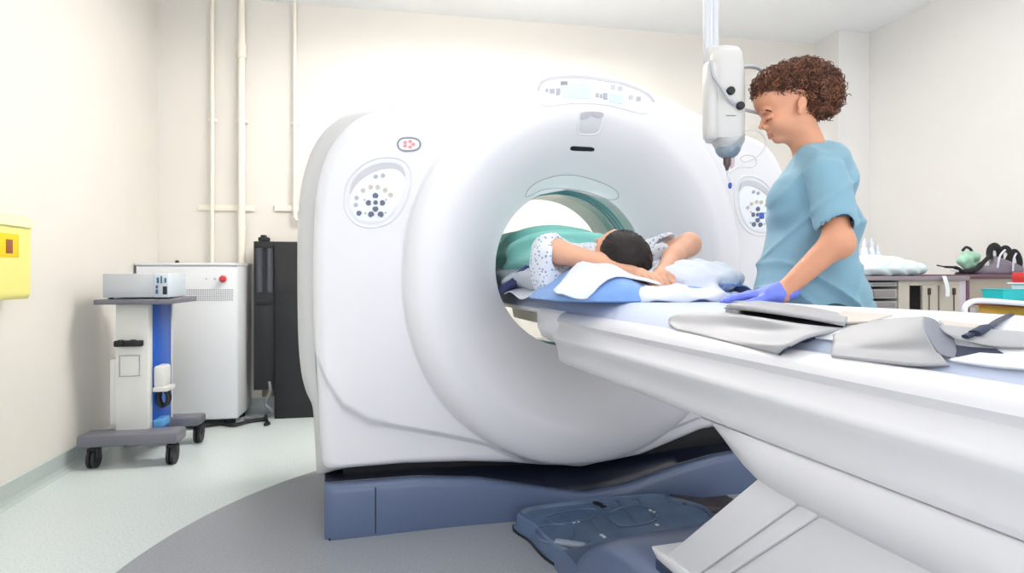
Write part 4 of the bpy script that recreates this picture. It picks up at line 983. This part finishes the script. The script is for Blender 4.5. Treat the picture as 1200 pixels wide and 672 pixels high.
zc0 = cz_(153, 428, yc+.08); xcc = cx_(153, yc+.08)
CT.part('cover_plate', MB().bb(xcc-.05, xcc+.045, yc+.074, yc+.08, zc0-.058, zc0+.05, .01), m_cart)
CT.part('plate_outline', MB().tube([(xcc+a, yc+.073, zc0+b) for a, b in smooth_poly([(-.05, -.05), (-.045, -.058), (.04, -.058), (.045, -.05), (.045, .04), (.04, .05), (-.045, .05), (-.05, .04)], 2)], .0018, 6, True), mat('thin grey outline', (140, 146, 156), .5))
CT.part('side_bin', MB().bb(xa-.035, xa+.002, yc+.10, yc+.32, .20, .55, .006), m_cart)
zz = cz_(185, 440, yc+.2)
CT.part('side_holder', MB().bb(xb+.004, xb+.06, yc+.13, yc+.24, zz-.06, zz+.06, .015), m_cart)
CT.part('side_holder', MB().bb(xb+.004, xb+.08, yc+.12, yc+.24, zz-.08, zz-.055, .005), m_cart)
CT.part('coiled_cable', MB().tube([(xb+.045+.028*math.sin(q), yc+.13+.006*q, zz-.115+.05*math.cos(q)) for q in [i*.35 for i in range(38)]], .009, 8), m_wheel)
CT.part('bracket', MB().bb(xb+.004, xb+.05, yc+.13, yc+.25, .17, .21, .004), mat('light blue plastic bracket', (90, 160, 215), .4))
# box on the cart
x0, x1 = cx_(121, yc+.06), cx_(200, yc+.06); z1 = cz_(150, 321, yc+.06); z0 = zt+.022
xm = cx_(181, yc+.06)
EB_ = Thing('control_box', 'flat grey electronics box on the cart top with connectors on its right end', 'box', MR, ((x0+x1)/2, yc+.2, zt+.014))
EB_.part('case', MB().bb(x0, xm, yc+.05, yc+.33, z0, z1, .005), mat('light grey metal case', (196, 200, 206), .4, .1))
EB_.part('connector_panel', MB().bb(xm, x1-.005, yc+.045, yc+.32, z0, z1+.001, .005), mat('pale blue grey panel', (210, 220, 230), .35))
for dx in (.03, .25): EB_.part('foot', MB().cyl((x0+dx, yc+.08, z0-.008), (x0+dx, yc+.08, z0), .012, 14), m_wheel); EB_.part('foot', MB().cyl((x0+dx, yc+.30, z0-.008), (x0+dx, yc+.30, z0), .012, 14), m_wheel)
hh = z1-z0; ww = x1-xm
for a, b, w, h in ((.28, .72, .10, .12), (.75, .72, .08, .10), (.22, .25, .10, .09), (.22, .45, .10, .07), (.72, .30, .2, .17), (.50, .75, .06, .16)):
    EB_.part('connector', MB().bb(xm+ww*(a-w/1.6), xm+ww*(a+w/1.6), yc+.038, yc+.046, z0+hh*(b-h), z0+hh*(b+h), .002), m_wheel if a > .6 and b < .5 else mat('teal blue connector', (60, 100, 130), .4))
# white power cabinet
m_cb = mat('white enamel cabinet', (232, 234, 237), .35)
yk = 4.30; X0 = XL+.012; X1 = cx_(278, yk)
PC = Thing('power_cabinet', 'large white power cabinet with a red stop button in the back left corner', 'cabinet', MR, ((X0+X1)/2, yk+.2, 0))
ztop_ = cz_(278, 309, yk)
PC.part('body', MB().bb(X0, X1, yk+.012, YB-.02, .05, ztop_, .008), m_cb)
PC.part('front_door', MB().bb(X0+.006, X1-.006, yk, yk+.014, .06, ztop_-.02, .004), m_cb)
PC.part('top_cap', MB().bb(X0-.002, X1+.004, yk-.004, YB-.02, ztop_-.014, ztop_+.004, .004), m_cb)
for a in (X0+.06, X1-.06):
    for b in (yk+.07, YB-.1): PC.part('foot', MB().cyl((a, b, 0), (a, b, .055), .035, 18), m_wheel)
vg = MB(); r0, r1 = cz_(250, 340, yk), cz_(250, 352, yk); v0, v1 = cx_(206, yk), cx_(272, yk)
for i in range(26):
    for j in range(6): 
        a = v0+(v1-v0)*i/25; b = r0+(r1-r0)*j/5; vg.bb(a-.0045, a+.0045, yk-.0015, yk+.002, b-.003, b+.003)
PC.part('vent_holes', vg, mat('grey vent holes', (150, 150, 156), .6), smooth=False)
bx, bz = cx_(262, yk), cz_(262, 327, yk)
PC.part('stop_button', MB().lathe([(.013, 0), (.015, .01), (.021, .014), (.022, .022), (.017, .028), (.0001, .030)], (bx, yk, bz), 28, Matrix.Rotation(PI/2, 3, 'X')), mat('red button', (205, 60, 62), .35))
PC.part('button_ring', MB().lathe([(.026, 0), (.026, .005), (.014, .006)], (bx, yk, bz), 28, Matrix.Rotation(PI/2, 3, 'X')), mat('pale ring', (214, 206, 208), .4))
for px, m in ((242, m_icon_b), (252, m_icon_l)):
    PC.part('indicator', MB().lathe([(.006, 0), (.006, .005), (.0001, .006)], (cx_(px, yk), yk, bz), 14, Matrix.Rotation(PI/2, 3, 'X')), mat('green tint lamp', (190, 206, 186), .3) if px == 242 else m)
PC.part('lifting_eye', MB().lathe([(.012, 0), (.012, .012), (.006, .016)], (cx_(210, yk+.1), yk+.06, ztop_+.004), 14), m_wheel)
tagit_ = single('floor_cable', MB().tube(smooth_poly([(X1-.35, yk+.02, .02), (X1-.25, yk-.02, .014), (X1-.12, yk+.05, .014), (X1-.02, yk-.01, .014), (X1+.06, yk+.08, .014), (X1+.16, yk+.12, .014)], 6, False), .012, 8), m_wheel, 'dark cable bundle on the floor under the white cabinet', 'cable', MR, (X1-.3, yk, 0))
# black rack
m_rk = mat('black anthracite metal', (30, 31, 34), .5); m_rk2 = mat('dark grey glass', (70, 74, 82), .2)
yr = 4.50; a0, a1, a2 = cx_(297, yr), cx_(322, yr), cx_(372, yr)
RK = Thing('black_cabinet', 'tall black electronics cabinet standing between the white cabinet and the scanner', 'cabinet', MR, ((a0+a2)/2, 4.6, 0))
zr = cz_(310, 283, yr)
RK.part('narrow_column', MB().bb(a0, a1-.002, yr+.0, YB-.03, .20, zr, .006), m_rk)
RK.part('side_cabinet', MB().bb(a1, a2, yr-.02, YB-.03, .0, zr-.002, .006), m_rk)
for k in (0, 1):
    w = (a1-a0)/2; RK.part('glass_tube', MB().cyl((a0+w*(k+.5)*.92+.01, yr, cz_(310, 343, yr)), (a0+w*(k+.5)*.92+.01, yr, cz_(310, 291, yr)), w*.36, 20), m_rk2)
RK.part('top_latch', MB().bb(a0+.03, a0+.10, yr-.005, yr+.06, zr, zr+.03, .008).bb(a0+.045, a0+.08, yr, yr+.05, zr+.02, zr+.045, .006), m_rk)
RK.part('control_strip', MB().bb(a0+.02, a1-.02, yr-.012, yr+.004, cz_(310, 356, yr)-.012, cz_(310, 356, yr)+.025, .004), m_black)
RK.part('top_bracket', MB().bb(a0+.01, a1-.01, yr-.01, yr+.01, cz_(310, 291, yr), zr-.005, .004), m_rk)
for z in (cz_(330, 345, yr), cz_(330, 418, yr)): RK.part('panel_seam', MB().bb(a1+.002, a2, yr-.0215, yr-.018, z-.0015, z+.0015), m_black, smooth=False)
RK.part('socket_box', MB().bb(a0+.02, a0+.10, YB-.05, YB-.02, .12, .2, .004), mat('brass brown bracket', (150, 130, 106), .5))
single('mains_cable', MB().tube(smooth_poly([(a1-.03, yr-.03, .26), (a1-.02, yr-.06, .20), (a1-.05, yr-.07, .12), (a1-.0, yr-.08, .06), (a1-.06, yr-.06, .018), (a1-.14, yr-.02, .014), (a1-.2, yr-.02, .014)], 6, False), .010, 8), mat('grey cable', (120, 122, 128), .5), 'grey mains cable hanging to the floor in front of the black cabinet', 'cable', MR, (a1-.05, yr-.05, 0))
single('dark_floor_cable', MB().tube(smooth_poly([(a1-.05, yr-.05, .03), (a1-.02, yr-.16, .014), (a1+.0, yr-.2, .012), (a1-.02, yr-.23, .012)], 6, False), .011, 8), m_black, 'short black cable end lying on the floor before the black cabinet', 'cable', MR, (a1, yr-.15, 0))
# yellow sharps bin on the left wall
def wy(px):  # y on the left wall
    t = (px-600)/F_PX; cz = XL/(t*ct+st); return cz*(ct-t*st), cz
m_yl = mat('translucent yellow plastic', (243, 234, 140), .3)
ye, czb = wy(36); xo = XL+.115
def wz(px, py, xx):
    t = (px-600)/F_PX; cz = xx/(t*ct+st); return cz*(ct-t*st), 1+(HZ-py)/F_PX*cz
y1, zb_ = wz(33, 350, xo-.02); zt_ = wz(33, 268, xo-.02)[1]
SB = Thing('sharps_bin', 'yellow sharps bin with an orange label mounted on the left wall', 'bin', MR, (XL, y1-.15, zb_))
sb = []
for z, k in ((zb_, .9), (zb_+.01, .96), (zb_+.03, .985), (zt_, 1.0)):
    sb.append([(XL, y1-.30, z), (XL+.115*k, y1-.30, z), (XL+.115*k, y1-.02, z), (XL+.10*k, y1-.005, z), (XL, y1, z)])
SB.part('bin_body', MB().loft(sb), m_yl, ang=40)
sb = []
for z, k in ((zt_, 1.05), (zt_+.012, 1.05), (zt_+.035, .97), (zt_+.05, .85)):
    sb.append([(XL+.004, y1-.31, z), (XL+.118*k, y1-.31, z), (XL+.118*k, y1-.015, z), (XL+.10*k, y1+.004, z), (XL+.004, y1+.005, z)])
SB.part('lid', MB().loft(sb), mat('pale yellow lid', (240, 238, 190), .3), ang=40)
la, lz1 = wz(22, 275, xo+.002); _, lz0 = wz(22, 302, xo+.002)
SB.part('label', MB().bb(XL+.113, XL+.1175, y1-.28, la, lz0, lz1, .001), mat('orange yellow label', (255, 208, 10), .5))
ma, mz1 = wz(15, 281, xo+.003); mb2, mz0 = wz(7, 297, xo+.003)
SB.part('label_mark', MB().bb(XL+.117, XL+.1185, mb2, ma, mz0, mz1, .0005), mat('brown red mark', (150, 84, 50), .5))
# ================================================================ the right hand side
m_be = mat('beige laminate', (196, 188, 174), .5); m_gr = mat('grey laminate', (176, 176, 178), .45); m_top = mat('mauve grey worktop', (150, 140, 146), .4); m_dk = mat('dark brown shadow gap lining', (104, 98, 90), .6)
yq = 2.95
def qx(px): return rx(px, 330, yq)[0]
def qz(py, px=1060): return rx(px, py, yq)[1]
zw = qz(326.5)
CN = Thing('counter', 'low counter with beige fronts and grey drawers behind the table foot', 'counter', MR, ((qx(1010)+3.7)/2, 3.2, 0))
xe = XR-.02; x_b = qx(1133)
CN.part('worktop', MB().bb(qx(1004), x_b, yq-.02, yq+.62, zw-.012, zw+.012, .004), m_top)
CN.part('side_panel', MB().bb(qx(1053), qx(1066), yq, yq+.6, 0, zw-.012, .003), m_be)
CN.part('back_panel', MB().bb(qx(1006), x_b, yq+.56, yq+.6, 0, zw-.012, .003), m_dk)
for z in (0.72, .80, .88): pass
for i, (pa, pb) in enumerate(((331, 336), (339, 350), (353, 362), (366, 385))):
    d = CN.part('drawer', MB().bb(qx(1012), qx(1052), yq+.004, yq+.5, qz(pb), qz(pa), .004), m_gr); CN.part('drawer_front', MB().bb(qx(1024), qx(1049), yq-.003, yq+.006, qz(pb-2), qz(pa+1.5), .002), mat('grey brown drawer front', (146, 140, 138), .5), parent=d)
CN.part('side_panel', MB().bb(qx(1008), qx(1012), yq, yq+.6, 0, zw-.012, .003), m_gr)
for p0, p1 in ((1081, 1099), (1101, 1124)):
    d = CN.part('door', MB().bb(qx(p0), qx(p1), yq-.002, yq+.016, .08, qz(335), .003), m_be)
    h = qx(1088 if p0 == 1081 else 1117); CN.part('handle', MB().bb(h-.008, h+.008, yq-.012, yq-.001, qz(346), qz(338), .003).cyl((h, yq-.006, qz(365)), (h, yq-.006, qz(344)), .0025, 8), mat('dark brown lock', (70, 54, 48), .5), parent=d)
CN.part('side_panel', MB().bb(qx(1124), qx(1132), yq, yq+.6, 0, zw-.012, .003), mat('pinkish grey panel', (206, 196, 202), .5))
CN.part('rail', MB().bb(qx(1066), qx(1124), yq, yq+.02, qz(335), zw-.012, .002), m_be)
SD = Thing('side_unit', 'brown topped cabinet with beige front at the right wall, next to the counter', 'cabinet', MR, (3.5, 3.2, 0))
SD.part('top', MB().bb(x_b+.002, xe, yq-.0, yq+.6, zw-.0, zw+.022, .004), mat('dark mauve top', (112, 78, 92), .45))
SD.part('side_post', MB().bb(x_b+.002, x_b+.025, yq+.004, yq+.6, 0, zw, .003), mat('plum edge', (110, 76, 96), .5))
SD.part('front_panel', MB().bb(x_b+.026, xe, yq+.02, yq+.6, 0, zw, .003), mat('taupe front', (170, 158, 144), .5))
# paper strip hanging over the counter edge
sx = qx(1101)
single('paper_strip', MB().sheet([[(sx-.013+.012*math.sin(k*.3), yq-.03-.012*math.sin(k*.35), zw+.014-.019*k), (sx+.013+.012*math.sin(k*.3), yq-.03-.012*math.sin(k*.35), zw+.014-.019*k)] for k in range(7)], .002), mat('white paper', (244, 246, 248), .6), 'narrow white paper strip curling down over the counter edge', 'strip', MR, (sx, yq-.03, zw))
# pillow on the counter
pc_ = ((qx(1013)+qx(1116))/2, yq+.22, zw+.014); hx = (qx(1116)-qx(1013))/2
single('counter_pillow', sdf([ell((pc_[0], pc_[1], zw+.055), (hx, .2, .06), .03), ell((pc_[0]-.06, pc_[1], zw+.07), (hx*.6, .15, .06), .05), rbox((pc_[0], pc_[1], zw-.08), (1, 1, .092), .001, .01, None, 's')], (pc_[0]-hx-.03, pc_[1]-.25, zw-.01), (pc_[0]+hx+.03, pc_[1]+.25, zw+.16), .007, post=lambda P, d: d+.004*np.sin(P[:, 0]*60+3*np.sin(P[:, 2]*50))), mat('pale mint pillow case', (222, 238, 240), .8, bump=.2), 'pale mint white pillow lying on the counter', 'pillow', MR, pc_, ang=180)
# bottles
m_bt = mat('translucent white bottle', (226, 232, 244), .25)
for i, (px, top, lab) in enumerate(((1013, 279, 'white squeeze bottle on the counter, nearest the standing person'), (1021, 279, 'white squeeze bottle on the counter, middle of the three'), (1028, 285, 'shorter white squeeze bottle on the counter beside the pillow'))):
    x = rx(px, 300, yq+.5)[0]; zt2 = rx(px, top, yq+.5)[1]; h = zt2-zw-.013; M_ = Thing('squeeze_bottle', lab, 'bottle', MR, (x, yq+.5, zw+.013), 'bottles on the counter')
    M_.part('bottle_body', MB().lathe([(.018, 0), (.023, .006), (.023, h*.62), (.018, h*.72), (.011, h*.76)], (x, yq+.5, zw+.013), 24), m_bt)
    M_.part('cap', MB().lathe([(.013, h*.74), (.013, h*.88), (.006, h*.92), (.005, h)], (x, yq+.5, zw+.013), 20), m_wh)
bx_ = rx(1020, 300, yq+.46)[0]
single('blue_packet', MB().box((bx_, yq+.43, zw+.035), (.08, .05, .044), .008), mat('light blue plastic', (110, 170, 226), .4), 'small light blue packet in front of the white bottles', 'packet', MR, (bx_, yq+.43, zw+.013))
# bag heap at the right
def q3(px, py, y=yq+.2): x, z = rx(px, py, y); return (x, y, z)
m_bk = mat('black bag fabric', (30, 30, 34), .7); m_gn = mat('pale green cloth', (170, 214, 188), .8, bump=.2); m_mv = mat('mauve grey fabric', (142, 134, 146), .8, bump=.15)
BG = Thing('shoulder_bag', 'mauve grey bag with black padded straps on the counter end', 'bag', MR, q3(1165, 326))
zf = zw+.022
BG.part('bag_body', sdf([cone(q3(1150, 318), q3(1190, 318), .035, .035, .03), cone(q3(1168, 308), q3(1180, 312), .035, .03, .03), cone(q3(1162, 303, yq+.22), q3(1192, 316, yq+.22), .012, .03, .03), rbox((3.4, yq+.2, zf-.1), (1, 1, .1), .001, .005, None, 's')], (3.0, yq-.02, zw), (3.80, yq+.42, zw+.22), .006), m_mv, ang=180)
for pp, r in (([(1160, 304), (1160, 293), (1166, 289), (1171, 294), (1172, 306)], .011), ([(1170, 303), (1174, 294), (1180, 292), (1185, 300), (1184, 314)], .010), ([(1178, 312), (1186, 297), (1192, 298), (1195, 308), (1192, 318)], .010)):
    BG.part('strap', MB().tube([q3(*q) for q in smooth_poly(pp, 4, False)], r, 8, sy=2.2), m_bk)
for pp in ([(1169, 314), (1172, 300), (1178, 293)], [(1187, 318), (1188, 304), (1191, 297)]):
    BG.part('white_trim', MB().tube([q3(q[0], q[1], yq+.15) for q in smooth_poly(pp, 4, False)], .0055, 6), m_wh)
zg = rx(1130, 300, yq+.2)[1]
GC = Thing('folded_jacket', 'black jacket with pale green lining heaped on the counter beside the bag', 'jacket', MR, q3(1130, 326))
GC.part('green_lining', sdf([cone(q3(1128, 305), q3(1145, 300), .03, .022, .03), cone(q3(1133, 312), q3(1150, 310), .022, .012, .03), cone(q3(1131, 296), q3(1137, 298), .012, .014, .02)], (qx(1105), yq-.0, zw), (3.5, yq+.4, zw+.25), .005, post=lambda P, d: d+.004*np.sin(P[:, 0]*90+P[:, 2]*70)), m_gn, ang=180)
jl = MB().tube([q3(*q, yq+.14) for q in smooth_poly([(1098, 311), (1108, 313), (1120, 314), (1130, 319), (1143, 316), (1152, 308), (1160, 300)], 4, False)], [.004]*4+[.007]*4+[.012]*4+[.018]*4+[.016]*4+[.012]*4+[.010], 8)
GC.part('sleeve', jl, m_bk)
GC.part('collar', MB().tube([q3(*q, yq+.2) for q in smooth_poly([(1128, 294), (1132, 290), (1137, 292), (1139, 296)], 4, False)], .008, 8), m_bk)
GC.part('jacket_body', sdf([cone(q3(1122, 322), q3(1140, 322), .016, .018, .02), cone(q3(1128, 326), q3(1122, 330), .014, .01, .02), rbox((3.2, yq+.2, zw-.088), (1, 1, .1), .001, .004, None, 's')], (qx(1105), yq+.0, zw-.02), (3.5, yq+.4, zw+.1), .005), m_bk, ang=180)
GC.part('white_tag', MB().box(q3(1118, 317, yq+.12), (.06, .01, .012), .003, Matrix.Rotation(.2, 3, 'Y')), m_wh)
# trolley in front of the counter with boxes
yt = 2.15
def t3(px, py, y=yt): x, z = rx(px, py, y); return (x, y, z)
TR = Thing('supply_trolley', 'small trolley with a white tubular rail and red and yellow tray at the right edge', 'trolley', MR, (t3(1180, 400)[0], yt+.2, 0))
TR.part('rail', MB().tube([t3(*q) for q in smooth_poly([(1131, 372), (1131, 360), (1140, 353.5), (1160, 353), (1200, 356), (1235, 358)], 4, False)], .011, 12), mat('white painted tube', (236, 240, 244), .35))
zsh = t3(1180, 366)[2]
for (p0, p1, m) in ((1137, 1164, (236, 186, 70)), (1164, 1185, (186, 66, 40)), (1185, 1240, (226, 150, 50))):
    TR.part('tray', MB().bb(t3(p0, 360, yt+.3)[0], t3(p1, 360, yt+.3)[0], yt+.02, yt+.26, t3(1180, 371)[2], t3(1180, 361)[2], .004), mat('tray %d' % p0, m, .5))
TR.part('tray_edge', MB().bb(t3(1132, 360, yt+.3)[0], t3(1240, 360)[0], yt+.0, yt+.28, t3(1180, 361.5)[2], t3(1180, 358)[2], .003), mat('brown red tray', (150, 70, 50), .5))
TR.part('shelf', MB().bb(t3(1132, 360, yt+.3)[0], t3(1240, 360)[0], yt+.0, yt+.3, .25, .28, .004), m_gr)
for px in (1136, 1238):
    for yy in (yt+.01, yt+.28): TR.part('leg', MB().cyl((t3(px, 300, yt+.3)[0], yy, 0.0), (t3(px, 300, yt+.3)[0], yy, zsh), .012, 14), m_col)
zs = t3(1180, 358)[2]
x0, x1 = t3(1150, 340, yt+.15)[0], t3(1186, 340, yt+.15)[0]
TQ = [[(x0-.0+e, yt+.05+e, z), (x1-e, yt+.05+e, z), (x1-e, yt+.15-e, z), (x0+e, yt+.15-e, z)] for z, e in ((zs, .008), (t3(1170, 341)[2], 0), (t3(1170, 340)[2], -.004), (t3(1170, 339.5)[2], .004), (zs+.006, .012))]
single('turquoise_tray', MB().loft(TQ), mat('turquoise plastic', (30, 196, 200), .4), 'turquoise plastic tray on the small trolley at the right edge', 'tray', MR, (x0, yt+.05, zs), smooth=False)
x0, x1 = t3(1183, 340, yt+.15)[0], t3(1222, 340, yt+.15)[0]
CO = Thing('sharps_container', 'white container with a red lid on the trolley at the right edge of the photo', 'container', MR, ((x0+x1)/2, yt+.1, zs))
CO.part('container_body', MB().loft([[(x0+e, yt+.03+e, z), (x1-e, yt+.03+e, z), (x1-e, yt+.15-e, z), (x0+e, yt+.15-e, z)] for z, e in ((zs, .012), (t3(1190, 334)[2], .004), (t3(1190, 333.5)[2], -.006), (t3(1190, 332)[2], -.006))]), mat('white plastic tub', (232, 234, 240), .35), smooth=False)
CO.part('lid', MB().bb(x0+.004, x1-.004, yt+.035, yt+.145, t3(1190, 332)[2], t3(1190, 319)[2], .006), mat('red lid', (206, 48, 46), .4))
# ================================================================ camera, light
cam = D.cameras.new('camera'); co = D.objects.new('camera', cam); COL.objects.link(co); SC.camera = co
cam.sensor_width = 36; cam.lens = 36*F_PX/1200; cam.shift_y = -(336-HZ)/1200; cam.clip_start = .02
co.location = (0, 0, 1.0); co.rotation_euler = (PI/2, 0, -TH)
w = D.worlds.new('world'); SC.world = w; w.use_nodes = True
w.node_tree.nodes['Background'].inputs[0].default_value = (.94, .96, 1.0, 1); w.node_tree.nodes['Background'].inputs[1].default_value = 2.1
SC.view_settings.view_transform = 'Standard'; SC.view_settings.look = 'None'; SC.view_settings.gamma = 1; SC.view_settings.exposure = 0.12
SC.view_settings.use_curve_mapping = False
